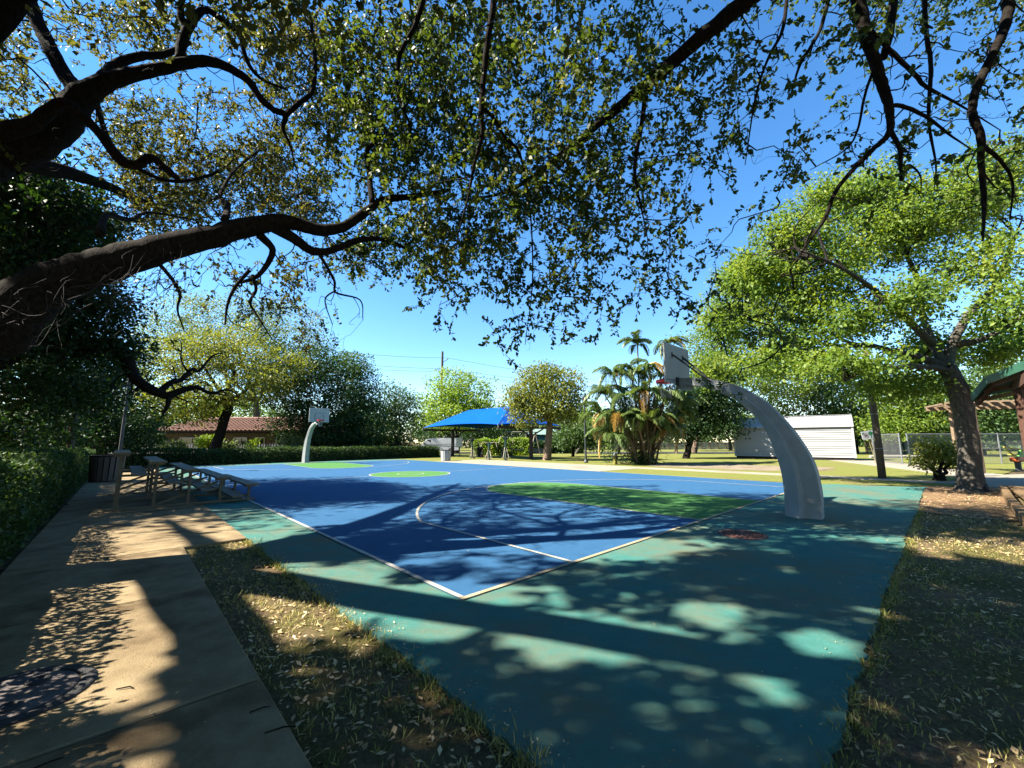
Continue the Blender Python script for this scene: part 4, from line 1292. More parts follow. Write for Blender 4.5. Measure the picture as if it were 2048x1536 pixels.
def chain_link(label, a, b, h, bays, pitch=0.11, post_m=M_GALV, mid=True):
    a, b = np.array(a, float), np.array(b, float)
    Lh = float(np.linalg.norm(b - a))
    root = thing('chain_link_fence', label, 'fence', (a[0], a[1], 0), math.atan2(b[1] - a[1], b[0] - a[0]))
    for i in range(bays + 1):
        MB().tube([(Lh * i / bays, 0, -0.05), (Lh * i / bays, 0, h + 0.06)], 0.04, 8).build('post', post_m, root)
    MB().tube([(0, 0, h), (Lh, 0, h)], 0.03, 6).build('top_rail', post_m, root)
    if mid:
        MB().tube([(0, 0, h * 0.52), (Lh, 0, h * 0.52)], 0.025, 6).build('middle_rail', post_m, root)
    wv = MB()
    k = int((Lh + h) / pitch)
    for i in range(k):
        for s in (1, -1):
            x0 = i * pitch - (h if s == 1 else 0)
            z0, z1 = 0.03, h
            xa, xb = x0, x0 + h
            if s == -1:
                xa, xb = x0, x0 - h
            pa, pb = np.array([xa, z0]), np.array([xb, z1])
            # clip to the panel
            lo, hi = 0.0, 1.0
            dx_ = pb[0] - pa[0]
            for lim, sign in ((0.0, 1), (Lh, -1)):
                t = (lim - pa[0]) / dx_
                if (dx_ > 0) == (sign == 1): lo = max(lo, t)
                else: hi = min(hi, t)
            if hi - lo < 0.05:
                continue
            qa, qb = pa + (pb - pa) * lo, pa + (pb - pa) * hi
            wv.beam((qa[0], 0.035 + 0.004 * s, qa[1]), (qb[0], 0.035 + 0.004 * s, qb[1]), 0.007, 0.007)
    o_ = wv.build('wire_mesh', M_GALV, root)
    tag(o_, kind='stuff')
    return root
chain_link('galvanised chain-link fence behind the big oak on the right', (25.6, 26.6), (44, 27.2), 1.95, 6)
chain_link('open chain-link gate seen edge-on left of the flowering bush', (25.0, 26.5), (25.9, 29.5), 1.95, 1, mid=False)
chain_link('shaded chain-link fence behind the left hedge', (-21.5, 10.5), (-27, 24), 1.9, 6, 0.16)

# low log edging by the gate
g = gnd(1790, 916)
tag(MB().tube([(g[0] - 2.2, g[1], 0.12), (g[0], g[1] - 0.1, 0.13), (g[0] + 2.2, g[1] - 0.2, 0.12)], [0.13, 0.14, 0.12], 10).build('edging_log', M_FENCEW), 'pale log lying along the grass between shed and gate', 'log')

# timber edging of the raised bed on the right
pts_e = [(-4.18, 1.6), (-4.2, 3.4), (-4.24, 5.5), (-4.30, 7.3), (-4.34, 8.9)]
te = thing('timber_edging', 'orange-brown timber edging of the bed below the gazebo', 'edging', ct(*pts_e[0]))
te_o = np.array(ct(*pts_e[0]))
for (a_, b_) in zip(pts_e[:-1], pts_e[1:]):
    for k in range(2):
        A_, B_ = np.array(ct(*a_, 0.06 + 0.105 * k)) - te_o, np.array(ct(*b_, 0.06 + 0.105 * k)) - te_o
        t_ = (B_ - A_) / np.linalg.norm(B_ - A_)
        MB().beam(A_ + t_ * 0.01, B_ - t_ * 0.01, 0.14, 0.10).build('timber', M_TIMBER, te, bevel=0.012)
A_, B_ = np.array(ct(-4.42, 8.86, 0.11)) - te_o, np.array(ct(-8.0, 9.2, 0.11)) - te_o
MB().beam(A_, B_, 0.14, 0.205).build('timber', M_TIMBER, te, bevel=0.012)
deck = thing('timber_deck', 'sunlit orange-brown deck floor of the gazebo behind its timber edging', 'deck', ct(-4.3, 5.0))
for k in range(26):
    vA = 1.5 + k * 0.285
    A_ = np.array(ct(-4.44, vA, 0.17)) - np.array(ct(-4.3, 5.0)); B_ = np.array(ct(-9.5, vA, 0.17)) - np.array(ct(-4.3, 5.0))
    MB().beam(A_, B_, 0.272, 0.04).build('deck_board', M_TIMBER, deck)

# ================================================================== GAZEBO AND PERGOLA
gz = thing('gazebo', 'brown timber gazebo with a green metal roof edge at the right', 'gazebo', (0, 0, 0))
P1 = at(1975, 757, 12.9); P0 = at(1942, 797, 13.9); P2 = at(2048, 727, 10.75)
P2b = P1 + (P2 - P1) * 3.2
away = np.array([-CD[0], -CD[1], 0.0])
rise = np.array([0, 0, 1.0])
def roofquad(a_, b_, depth, up_):
    return [a_, b_, b_ + away * depth + rise * up_, a_ + away * depth + rise * up_]
th_ = np.array([0, 0, 0.05])
q_ = roofquad(P1, P2b, 3.4, 1.25)
r_end = P0 + away * 3.0 + rise * 0.6
for nm, quad in (('roof_panel', q_), ('roof_panel', [P0, P1, q_[3], r_end])):
    vs = [x for x in quad] + [x + th_ for x in quad]
    MB().add(vs, [(3, 2, 1, 0), (4, 5, 6, 7), (0, 1, 5, 4), (1, 2, 6, 5), (2, 3, 7, 6), (3, 0, 4, 7)]).build(nm, M_GREENM, gz)
for a_, b_ in ((P1, P2b), (P0, P1)):
    MB().beam(a_ - rise * 0.06 - away * 0.02, b_ - rise * 0.06 - away * 0.02, 0.05, 0.24).build('green_fascia', M_GREENM, gz)
    MB().beam(a_ - rise * 0.16 + away * 0.12, b_ - rise * 0.16 + away * 0.12, 0.10, 0.20).build('eave_board', M_GWOOD, gz)
for k in range(9):
    s_ = P1 + (P2b - P1) * (0.03 + k / 8.6)
    MB().beam(s_ + away * 0.20 - rise * 0.12, s_ + away * 3.3 + rise * 1.0, 0.09, 0.16).build('rafter', M_GWOOD, gz)
for k in range(2):
    s_ = P0 + (P1 - P0) * (0.15 + 0.45 * k)
    MB().beam(s_ + away * 0.05 - rise * 0.16, s_ + away * 2.6 + rise * 0.3, 0.07, 0.12).build('rafter', M_GRAFTER, gz)
pb = at(2044, 800, 12.0)
pos1 = np.array([pb[0], pb[1], 0.0])
pos2 = pos1 - np.array([CN[0], CN[1], 0]) * 5.2
zb = P1[2] - 0.32
MB().beam(pos1 + np.array([CN[0], CN[1], 0]) * 1.3 + rise * zb, pos2 + rise * zb, 0.14, 0.26).build('plate_beam', M_GWOOD, gz)
MB().beam(pos1 + away * 3.2 + rise * (zb + 0.9), pos2 + away * 3.2 + rise * (zb + 0.9), 0.14, 0.26).build('plate_beam', M_GWOOD, gz)
for a_ in (pos1, pos2, pos1 + away * 3.2, pos2 + away * 3.2):
    MB().beam(a_ + rise * 0.19, a_ + rise * (zb - 0.131 + (0.9 if abs((a_ - pos1) @ away) > 1 else 0)), 0.21, 0.21).build('column', M_GWOOD, gz, bevel=0.012)
MB().beam(pos1 + rise * (zb - 0.75), pos1 + np.array([CN[0], CN[1], 0]) * 0.75 + rise * (zb - 0.14), 0.09, 0.09).build('knee_brace', M_GWOOD, gz)

pg = thing('pergola', 'pale slatted pergola roof seen behind the big oak trunk', 'pergola', (0, 0, 0))
QA, QB = at(1888, 800, 19.5), at(2140, 800, 17.5)
QA[2] = QB[2] = at(1960, 808, 18.5)[2]
dr_ = unit(QB - QA)
bk = np.array([-dr_[1], dr_[0], 0]) * 2.6
MB().beam(QA, QB, 0.10, 0.18).build('front_beam', M_GRAFTER, pg)
MB().beam(QA + bk, QB + bk, 0.10, 0.18).build('rear_beam', M_GRAFTER, pg)
for k in range(11):
    s_ = QA + (QB - QA) * (0.03 + 0.094 * k)
    MB().beam(s_ - bk * 0.10 + rise * 0.13, s_ + bk * 1.1 + rise * 0.13, 0.20, 0.08).build('rafter_slat', M_GRAFTER, pg)
for s_ in (QA + (QB - QA) * 0.235, QB - dr_ * 0.2, QA + (QB - QA) * 0.235 + bk, QB - dr_ * 0.2 + bk):
    MB().beam((s_[0], s_[1], 0), (s_[0], s_[1], s_[2] - 0.09), 0.14, 0.14).build('post', M_GRAFTER, pg)

# playground ride at the right edge
g = at(2034, 918, 21.0)
rd = thing('spring_ride', 'yellow, orange and green playground ride at the right edge', 'playground ride', (g[0], g[1], 0.0), 0.2)
MB().tube([(0.35 * math.sin(t), 0, 0.08 + 0.055 * t) for t in np.linspace(0, 0.1, 3)], 0.05, 8).build('spring_foot', M_STEELD, rd)
MB().lathe([(0.25, 0.0), (0.25, 0.03), (0.11, 0.05), (0.12, 0.42), (0.14, 0.44)], 14).build('spring', M_STEELD, rd)
MB().box((0.05, 0, 0.56), (0.62, 0.34, 0.22)).build('body', M_ORANGE, rd, bevel=0.04)
MB().add([(0.05, -0.05, 0.67), (0.60, -0.05, 0.67), (0.75, -0.05, 1.15), (0.35, -0.05, 1.10), (0.05, 0.05, 0.67), (0.60, 0.05, 0.67), (0.75, 0.05, 1.15), (0.35, 0.05, 1.10)],
         [(0, 1, 2, 3), (7, 6, 5, 4), (0, 4, 5, 1), (1, 5, 6, 2), (2, 6, 7, 3), (3, 7, 4, 0)]).build('side_panel', M_LGREEN, rd)
MB().tube([(0.2, -0.1, 0.66), (-0.35, -0.1, 0.74), (-0.95, -0.1, 1.20)], 0.035, 8).build('lower_bar', M_YELLOW, rd)
MB().tube([(-0.95, -0.1, 1.20), (-0.2, -0.1, 1.12), (0.55, -0.08, 1.02)], 0.035, 8).build('upper_bar', M_YELLOW, rd)
MB().tube([(-0.45, -0.28, 0.80), (-0.42, 0.10, 0.80)], 0.03, 8).build('foot_peg', M_YELLOW, rd)

# ================================================================== HOUSE
HX0, HX1, HYF = -36.8, -20.5, 43.0
house = thing('tile_roofed_house', 'low tan house with a red barrel-tile hip roof behind the far hedge', 'house', (HX0, HYF, 0))
HW = HX1 - HX0
EZ = at(450, 863, HYF - 0.6)[2]
RZ = at(415, 838, HYF + 3.6)[2]
MB().box((HW / 2, 3.6, EZ / 2), (HW - 0.6, 7.0, EZ)).build('wall', M_STUCCO, house)
def tile_slope(name, a_, b_, c_, d_, cols, rows):
    """barrel tiles on a sloping quad a-b (eave) to d-c (ridge): one corrugated, stepped surface"""
    a_, b_, c_, d_ = [np.array(x, float) for x in (a_, b_, c_, d_)]
    nrm = np.cross(b_ - a_, d_ - a_)
    nrm = nrm / np.linalg.norm(nrm)
    if nrm[2] < 0: nrm = -nrm
    vs, fs = [], []
    seg = 6
    nx = cols * seg
    width = np.linalg.norm(b_ - a_)
    for r0 in range(rows):
        for e in (0, 1):
            t = (r0 + e) / rows
            A_, B_ = a_ + (d_ - a_) * t, b_ + (c_ - b_) * t
            for i in range(nx + 1):
                s = i / nx
                # columns keep their width and run straight up; clip by the hip lines
                base = a_ + (b_ - a_) * s
                lo = np.dot(A_ - a_, (b_ - a_)) / width ** 2
                hi = np.dot(B_ - a_, (b_ - a_)) / width ** 2
                ss = min(max(s, lo), hi)
                p_ = A_ + (B_ - A_) * ((ss - lo) / (hi - lo) if hi > lo else 0)
                ph = (s * cols) % 1.0
                z_ = 0.13 * abs(math.sin(PI * ph)) + (0.055 * (1 - e))
                vs.append(p_ + nrm * z_)
        o_ = r0 * 2 * (nx + 1)
        for i in range(nx):
            fs.append((o_ + i, o_ + i + 1, o_ + nx + 2 + i, o_ + nx + 1 + i))
        if r0:
            o1 = o_ - (nx + 1)
            for i in range(nx):
                fs.append((o1 + i, o1 + i + 1, o_ + i + 1, o_ + i))
    return MB().add(vs, fs)
eA, eB = (-0.6, -0.7, EZ), (HW + 0.6, -0.7, EZ)
rA, rB = (2.3, 3.6, RZ), (HW - 2.0, 3.6, RZ)
rf = MB().add([eA, eB, (HW + 0.6, 7.9, EZ), (-0.6, 7.9, EZ), rA, rB], [(0, 1, 5, 4), (1, 2, 5), (2, 3, 4, 5), (3, 0, 4), (3, 2, 1, 0)]).build('roof', M_TILE, house)
tag(tile_slope('t', eA, eB, rB, rA, 40, 11).build('roof_tiles', M_TILE, rf), kind='stuff')
for a_, b_ in ((rA, rB), (eA, rA), (eB, rB)):
    MB().tube([np.array(a_) + np.array([0, 0, 0.08]), np.array(b_) + np.array([0, 0, 0.08])], 0.13, 8).build('ridge_tiles', M_TILE, rf)
MB().box((HW / 2, -0.62, EZ - 0.09), (HW + 1.1, 0.05, 0.16)).build('fascia', M_DARK, house)
for x0, x1 in ((360, 406), (468, 493), (510, 528), (552, 569)):
    xa, xb = at(x0, 880, HYF)[0] - HX0, at(x1, 880, HYF)[0] - HX0
    z0, z1 = 0.95, 2.02
    w = MB()
    for x in (xa, (xa + xb) / 2, xb):
        w.box((x, 0.05, (z0 + z1) / 2), (0.09, 0.10, z1 - z0))
    for z in (z0, z1):
        w.box(((xa + xb) / 2, 0.048, z), (xb - xa + 0.09, 0.106, 0.09))
    f_ = w.build('window', M_SIGNW, house)
    MB().box(((xa + xb) / 2, 0.088, (z0 + z1) / 2), (xb - xa, 0.02, z1 - z0)).build('pane', M_GLASS, f_)
    MB().box(((xa + xb) / 2, 0.02, z0 - 0.08), (xb - xa + 0.2, 0.16, 0.05)).build('sill', M_WTRIM, f_)
rl = thing('white_railing', 'low white picket railing in front of the tile-roofed house', 'railing', (HX0 + 1.2, 39.6, 0))
pk = None
for k in range(58):
    if pk is None:
        o_ = MB().box((0, 0, 0.72), (0.07, 0.03, 1.30)).build('picket', M_WTRIM, rl)
        pk = o_.data
    else:
        o_ = link('picket', pk, rl)
    o_.location = (k * 0.25, 0, 0)
for z in (0.25, 1.22):
    MB().box((7.1, 0.035, z), (14.4, 0.035, 0.09)).build('rail', M_WTRIM, rl)

# ================================================================== VAN
vx0 = at(840, 890, 53)[0]
van = thing('white_van', 'white panel van parked on the street beyond the hedge', 'van', (vx0, 53, 0.022))
prof = [(0.0, 0.45), (0.02, 0.85), (0.18, 1.02), (0.42, 1.12), (0.80, 1.62), (1.05, 1.86), (1.5, 1.96), (3.6, 2.0), (4.9, 1.94), (5.05, 1.7), (5.08, 0.45), (4.4, 0.40), (0.6, 0.40)]
k = len(prof)
vs = [(x, -0.95 if z < 1.2 else -0.86, z) for x, z in prof] + [(x, 0.95 if z < 1.2 else 0.86, z) for x, z in prof]
MB().add(vs, [tuple(range(k))[::-1], tuple(range(k, 2 * k))] + [(i, (i + 1) % k, k + (i + 1) % k, k + i) for i in range(k)]).build('body', M_VAN, van)
MB().add([(0.86, -0.90, 1.22), (1.55, -0.93, 1.20), (1.55, -0.90, 1.74), (1.15, -0.89, 1.72)], [(0, 1, 2, 3)]).build('side_window', M_GLASS, van)
MB().box((3.1, -0.962, 1.16), (4.0, 0.02, 0.05)).build('side_moulding', M_STEELD, van)
for x in (0.95, 4.1):
    for y in (-0.86, 0.86):
        w_ = MB().tube([(x, y - 0.12, 0.35), (x, y + 0.12, 0.35)], 0.35, 18).build('wheel', M_RUBBER, van)
        MB().tube([(x, y - 0.135, 0.35), (x, y + 0.135, 0.35)], 0.19, 14).build('hub_cap', M_GALV, w_)
MB().box((0.04, -0.6, 0.92), (0.10, 0.35, 0.16)).build('headlight', M_GALV, van)
MB().box((0.04, 0.6, 0.92), (0.10, 0.35, 0.16)).build('headlight', M_GALV, van)
MB().box((0.78, -1.02, 1.32), (0.10, 0.14, 0.22)).build('wing_mirror', M_STEELD, van)

# ================================================================== TREES OF THE MIDDLE AND FAR DISTANCE
def pb_(px, py, Y, rpx, rpy, rd=None, w=1.0):
    c = at(px, py, Y)
    k = Y / FPX
    return (c[0], c[1], c[2], rpx * k, rd if rd else max(1.0, rpx * k * 0.9), rpy * k, w)
def tree(name, label, base, blobs, n, size, m_leaf, m_bark=M_BARK_L, r=0.22, fork=None, cluster=16, sigma=0.40, aspect=0.55, group=None, cat='tree', shell=0.5, limbs=True):
    root = thing(name, label, cat, (0, 0, 0), 0, group)
    bx_, by_ = base
    C = np.array([b[:3] for b in blobs])
    if fork is None:
        cz = C[:, 2].min()
        fork = (bx_ + (C[:, 0].mean() - bx_) * 0.25, by_ + (C[:, 1].mean() - by_) * 0.25, max(1.2, cz * 0.55))
    mb = MB()
    limb_mesh(mb, [(bx_, by_, -0.1, r * 1.35), (bx_, by_, 0.15, r * 1.12), ((bx_ + fork[0]) / 2, (by_ + fork[1]) / 2, fork[2] * 0.55, r * 0.95), (*fork, r * 0.85)], 4, 10, 0.05, 0.05)
    if limbs:
        for c in C:
            limb_mesh(mb, crooked((fork[0], fork[1], fork[2] - 0.1), c, r * 0.5, 0.03, 4, 0.07, 0.05), 3, 6, 0.1, 0.05)
    mb.build('trunk', m_bark, root, smooth=True)
    quad_mesh('crown', cloud_leaves(blobs, n, size, aspect, cluster, sigma, shell), m_leaf, root)
    # the root sits at the tree's foot
    for ch in root.children:
        ch.location = (-bx_, -by_, 0)
    root.location = (bx_, by_, 0)
    return root
def gx(px, Y):
    return at(px, 880, Y)[0]

# behind the far hoop
tree('dark_tree', 'big dark dense tree directly behind the far hoop', (gx(640, 41), 41), [pb_(600, 765, 40, 75, 60), pb_(655, 800, 40, 70, 80), pb_(590, 840, 41, 55, 50), pb_(655, 865, 41, 70, 40), pb_(560, 740, 42, 45, 50), pb_(640, 730, 42, 45, 40)], 26000, 0.24, L_DARK, M_BARK, 0.30)
tree('dark_tree', 'dense tree with a sunlit yellow-green top right of the far hoop', (gx(705, 42), 42), [pb_(700, 735, 42, 38, 32), pb_(715, 790, 42, 48, 55), pb_(730, 845, 42, 45, 50), pb_(690, 860, 42, 40, 40)], 16000, 0.24, L_MID, M_BARK, 0.24)
tree('leafy_tree', 'smaller loose-leaved tree between the dark trees and the blue canopy', (gx(795, 46), 46), [pb_(790, 800, 46, 35, 35), pb_(815, 835, 46, 32, 45), pb_(770, 850, 46, 38, 40)], 8500, 0.24, L_MID, M_BARK, 0.18, sigma=0.5)
tree('bright_tree', 'round bright green tree rising behind the blue canopy', (gx(915, 56), 56), [pb_(900, 770, 56, 44, 34), pb_(938, 790, 56, 46, 40), pb_(868, 805, 56, 30, 32), pb_(962, 815, 56, 36, 30), pb_(905, 830, 56, 60, 35)], 15000, 0.30, L_LIME, M_BARK, 0.28, sigma=0.5)
# house side
b = gx(428, 37)
tree('leaning_oak', 'olive-leaved oak with a leaning trunk before the tile-roofed house', (b, 37), [pb_(380, 710, 36, 75, 45), pb_(470, 700, 37, 80, 50), pb_(560, 745, 37, 60, 45), pb_(330, 765, 35, 60, 40), pb_(300, 815, 35, 45, 35), pb_(500, 785, 36, 70, 28), pb_(410, 790, 35, 60, 30), pb_(380, 830, 36, 50, 18)], 26000, 0.22, L_GUMBO, M_BARK, 0.42, fork=tuple(at(462, 800, 37)), sigma=0.40)
tree('grey_green_tree', 'tall grey-green feathery tree behind the leaning oak', (gx(520, 52), 52), [pb_(370, 640, 52, 75, 50), pb_(470, 640, 52, 85, 55), pb_(560, 660, 52, 80, 55), pb_(620, 690, 52, 40, 45), pb_(520, 720, 52, 90, 50), pb_(330, 690, 52, 60, 50)], 24000, 0.26, L_GREY, M_BARK_L, 0.40, sigma=0.6)
tree('bright_tree', 'bright green bushy tree above the roof of the tile-roofed house', (gx(390, 56), 56), [pb_(400, 810, 56, 60, 24), pb_(480, 815, 56, 60, 22), pb_(340, 815, 56, 40, 26)], 7000, 0.30, L_LIME, M_BARK_L, 0.25, sigma=0.5)
# lawn side
g = gnd(1094, 921)
tree('gumbo_limbo_tree', 'round yellow-green tree with a smooth tan trunk before the blue canopy', (g[0], g[1]), [pb_(1060, 790, 33.5, 44, 34), pb_(1112, 772, 33.6, 50, 38), pb_(1146, 795, 33.7, 26, 42), pb_(1028, 800, 33, 22, 26), pb_(1082, 748, 33.6, 40, 20), pb_(1050, 835, 33, 30, 16), pb_(1130, 828, 33, 32, 18), pb_(1090, 810, 33.2, 50, 30)], 17000, 0.20, L_GUMBO, M_BARK_T, 0.30, fork=tuple(at(1100, 845, 33.6)), sigma=0.34)
for (px, py, Yf, blobs, n, mt, bk, rr, lab) in (
    (1145, 914, 41, [pb_(1150, 865, 41, 34, 24), pb_(1180, 870, 41, 26, 26), pb_(1125, 880, 41, 20, 14)], 5000, L_MID, M_BARK, 0.15, 'slim young tree with a thin dark stem right of the tan-trunked tree'),
    (1152, 909, 50, [pb_(1200, 850, 50, 24, 36), pb_(1215, 880, 50, 20, 20), pb_(1170, 840, 50, 26, 26)], 5000, L_LIME, M_BARK_L, 0.15, 'slim sunlit tree left of the palm clump'),
    (1237, 906, 52, [pb_(1240, 850, 52, 40, 30), pb_(1270, 860, 52, 30, 30)], 4500, L_MID, M_BARK_L, 0.15, 'slim tree half hidden behind the left side of the palm clump')):
    tree('young_tree', lab, (gx(px, Yf), Yf), blobs, n, 0.26, mt, bk, rr, sigma=0.45)
g = at(1371, 880, 36.2)
tree('dark_tree', 'low dark spreading tree right of the palm clump on the lawn', (g[0], g[1]), [pb_(1390, 800, g[1], 50, 30), pb_(1440, 815, g[1], 50, 30), pb_(1350, 820, g[1], 36, 36), pb_(1420, 850, g[1], 60, 22), pb_(1360, 860, g[1], 40, 22), pb_(1410, 765, g[1] - 0.5, 44, 30), pb_(1430, 790, g[1] - 1.2, 40, 36)], 19000, 0.24, L_DARK, M_BARK, 0.28, sigma=0.4)
tree('pale_trunk_tree', 'tree with a pale tan trunk behind the low dark tree', (gx(1387, 53), 53), [pb_(1400, 700, 50, 40, 45), pb_(1450, 660, 48, 60, 60), pb_(1490, 580, 47, 60, 65), pb_(1540, 650, 46, 70, 75), pb_(1470, 740, 47, 75, 50), pb_(1555, 745, 47, 70, 60), pb_(1410, 765, 50, 40, 40)], 30000, 0.27, L_RIGHT, M_BARK_T, 0.32, sigma=0.55)
tree('slim_pale_tree', 'slim pale trunk standing left of the low dark tree', (gx(1352, 50), 50), [pb_(1360, 835, 50, 30, 24), pb_(1335, 850, 50, 24, 20)], 3000, 0.26, L_MID, M_BARK_T, 0.13, sigma=0.45)
for (px, Yf, blobs, n, mt, lab) in (
    (1600, 54, [pb_(1590, 790, 52, 70, 36), pb_(1640, 745, 53, 60, 50), pb_(1570, 830, 52, 50, 25)], 11000, L_GUMBO, 'yellowish tree directly behind the shed roof'),
    (1710, 50, [pb_(1700, 790, 48, 70, 45), pb_(1740, 850, 48, 70, 35), pb_(1660, 830, 48, 40, 40)], 12000, L_MID, 'dark green tree behind the right end of the shed'),
    (1830, 44, [pb_(1810, 790, 42, 70, 40), pb_(1850, 840, 42, 70, 35), pb_(1790, 850, 42, 50, 30)], 13000, L_RIGHT, 'light green tree over the gate behind the wooden pole'),
    (1960, 42, [pb_(1940, 780, 40, 80, 50), pb_(2000, 830, 40, 80, 50), pb_(1920, 850, 40, 60, 35)], 14000, L_MID, 'dark green tree behind the chain-link fence and gazebo'),
    (2090, 40, [pb_(2080, 720, 38, 90, 80), pb_(2040, 640, 38, 60, 80), pb_(2120, 820, 38, 70, 60)], 14000, L_RIGHT, 'tall green tree at the far right above the gazebo'),
    (1460, 66, [pb_(1460, 830, 64, 60, 35), pb_(1400, 850, 64, 60, 25), pb_(1500, 860, 64, 50, 25)], 9000, L_MID, 'dark tree left of the shed beyond the board fence'),
    (1300, 84, [pb_(1280, 850, 84, 70, 26), pb_(1350, 855, 84, 60, 24), pb_(1210, 862, 84, 50, 20)], 8000, L_MID, 'distant tree line behind the palm clump and board fence'),
    (1120, 84, [pb_(1110, 850, 84, 60, 26), pb_(1170, 858, 84, 40, 24), pb_(1040, 855, 84, 50, 26)], 11000, L_MID, 'distant dark trees behind the green-roofed hut'),
    (980, 74, [pb_(985, 855, 72, 50, 26), pb_(930, 862, 72, 50, 24), pb_(870, 868, 72, 40, 20), pb_(1020, 868, 72, 40, 20)], 14000, L_DARK, 'distant dark trees below the blue canopy')):
    tree('background_tree', lab, (gx(px, Yf), Yf), blobs, n, 0.30, mt, M_BARK_L, 0.26, sigma=0.55, group='trees behind the lawn')
for (px, Yf, blobs, n, mt, lab) in (
    (790, 48.5, [pb_(800, 884, 48.5, 22, 12), pb_(765, 884, 47, 32, 14)], 4000, L_DARK, 'dark shrub by the street left of the white van'),
    (720, 45, [pb_(720, 886, 45, 50, 14), pb_(660, 886, 45, 40, 14)], 6000, L_DARK, 'dark shrub behind the low hedge right of the far hoop')):
    tree('background_shrub', lab, (gx(px, Yf), Yf), blobs, n, 0.22, mt, M_BARK, 0.08, sigma=0.35, cat='shrub')
bl_ = []
for k in range(60):
    X_ = -150 + 5.4 * k
    bl_.append((X_, 104 + 8 * math.sin(k * 1.7) + 0.0008 * X_ * X_, 4.8 + 1.4 * math.sin(k * 2.3), 5.0, 3.0, 5.2 + 1.2 * math.sin(k * 1.3)))
for k in range(14):
    bl_.append((-60 - 2.0 * k, 34 + 5.0 * k, 3.0, 4.5, 4.0, 3.6))
    bl_.append((62 + 2.0 * k, 34 + 5.0 * k, 3.0, 4.5, 4.0, 3.6))
tag(quad_mesh('distant_wood', cloud_leaves(bl_, 120000, 0.72, 0.6, 16, 0.9, 0.2), L_MID), 'dark belt of distant trees closing the horizon', 'wood', kind='stuff')
# shrubs by the house
for (px, py, Yf, rpx, rpy, n, mt, lab) in ((418, 884, 38.4, 20, 10, 1200, L_LIME, 'broad-leaved pale green shrub left of the leaning oak trunk'),
                                           (455, 893, 38.4, 14, 8, 600, L_GREY, 'small grey-green shrub at the foot of the leaning oak'),
                                           (503, 888, 38.6, 6, 9, 200, L_LIME, 'upright pale plant before the white railing'),
                                           (585, 886, 38.0, 18, 12, 900, L_GREY, 'pale shrub between the white railing and the dark tree'),
                                           (345, 893, 38.0, 22, 10, 900, L_GREY, 'pale flowering shrub at the left end of the white railing')):
    tree('house_shrub', lab, (gx(px, Yf), Yf), [pb_(px, py, Yf, rpx, rpy, 0.6)], n, 0.24, mt, M_BARK, 0.05, sigma=0.22, cat='shrub', limbs=False)

# ---------------------------------------------------------------- palm clump
pc = gnd(1287, 929)
palm = thing('palm_clump', 'thick clump of feathery palms with drooping fronds on the lawn', 'palm', (pc[0], pc[1], 0))
def frond_mesh(name, Lf, arch, mt, seed):
    rs = np.random.default_rng(seed)
    n = 34
    s = np.linspace(0, 1, n)
    rx_ = Lf * (s * 0.95 - 0.30 * arch * s ** 2)
    rz_ = Lf * (0.62 * s - arch * s ** 2)
    R_ = np.stack([rx_, 0.04 * np.sin(s * 4), rz_], 1)
    T_ = unit(np.gradient(R_, axis=0))
    quads = []
    for i in range(n - 1):
        w = 0.028 * (1 - s[i]) + 0.006
        for o_ in (np.array([0, w, 0]), np.array([0, 0, w])):
            quads.append([R_[i] - o_, R_[i] + o_, R_[i + 1] + o_ * 0.9, R_[i + 1] - o_ * 0.9])
    for i in range(3, n):
        ll = Lf * 0.30 * math.sin(PI * (0.12 + 0.80 * s[i])) * rs.uniform(0.85, 1.15)
        for sd in (-1, 1):
            for sub in (0, 0.5):
                if i == n - 1 and sub: continue
                p0 = R_[i] + ((R_[i + 1] - R_[i]) * sub if i < n - 1 else 0)
                d0 = unit(T_[i] * 0.55 + np.array([0, sd * 0.85, 0.10]) + rs.normal(size=3) * 0.08)
                d1 = unit(d0 + np.array([0, 0, -1.0 - 0.5 * rs.uniform()]))
                w_ = unit(np.cross(d0, [0, 0, 1.0])) * 0.034
                a_ = p0
                m_ = p0 + d0 * ll * 0.5
                e_ = m_ + d1 * ll * 0.5
                quads.append([a_ - w_ * 0.6, a_ + w_ * 0.6, m_ + w_, m_ - w_])
                quads.append([m_ - w_, m_ + w_, e_ + w_ * 0.15, e_ - w_ * 0.15])
    me = quad_mesh(name, np.array(quads), mt)
    d_ = me.data
    bpy.data.objects.remove(me)
    return d_
fr = [frond_mesh('frond', 2.3, 0.85, L_PALM, 1), frond_mesh('frond', 2.0, 1.05, L_PALM, 2), frond_mesh('frond', 2.6, 0.70, L_PALM, 3), frond_mesh('frond', 2.1, 1.30, L_PALM, 4)]
frd = frond_mesh('frond', 1.9, 1.45, L_PALMD, 5)
heads = []
for (px, py, dy) in ((1275, 690, 0.3), (1336, 688, 1.2), (1228, 752, -0.3), (1262, 745, 0.8), (1300, 735, -0.5), (1345, 755, 0.4), (1210, 790, 0.2), (1248, 795, -1.0), (1290, 790, -1.3), (1330, 790, -0.8), (1362, 800, 0.4), (1235, 835, -1.2), (1275, 840, -1.6), (1315, 838, -1.5), (1200, 830, 0.0), (1355, 835, 0.2), (1220, 870, -0.8), (1340, 865, -0.9)):
    h_ = at(px, py, pc[1] + dy)
    heads.append(np.array([h_[0] - pc[0], h_[1] - pc[1], h_[2]]))
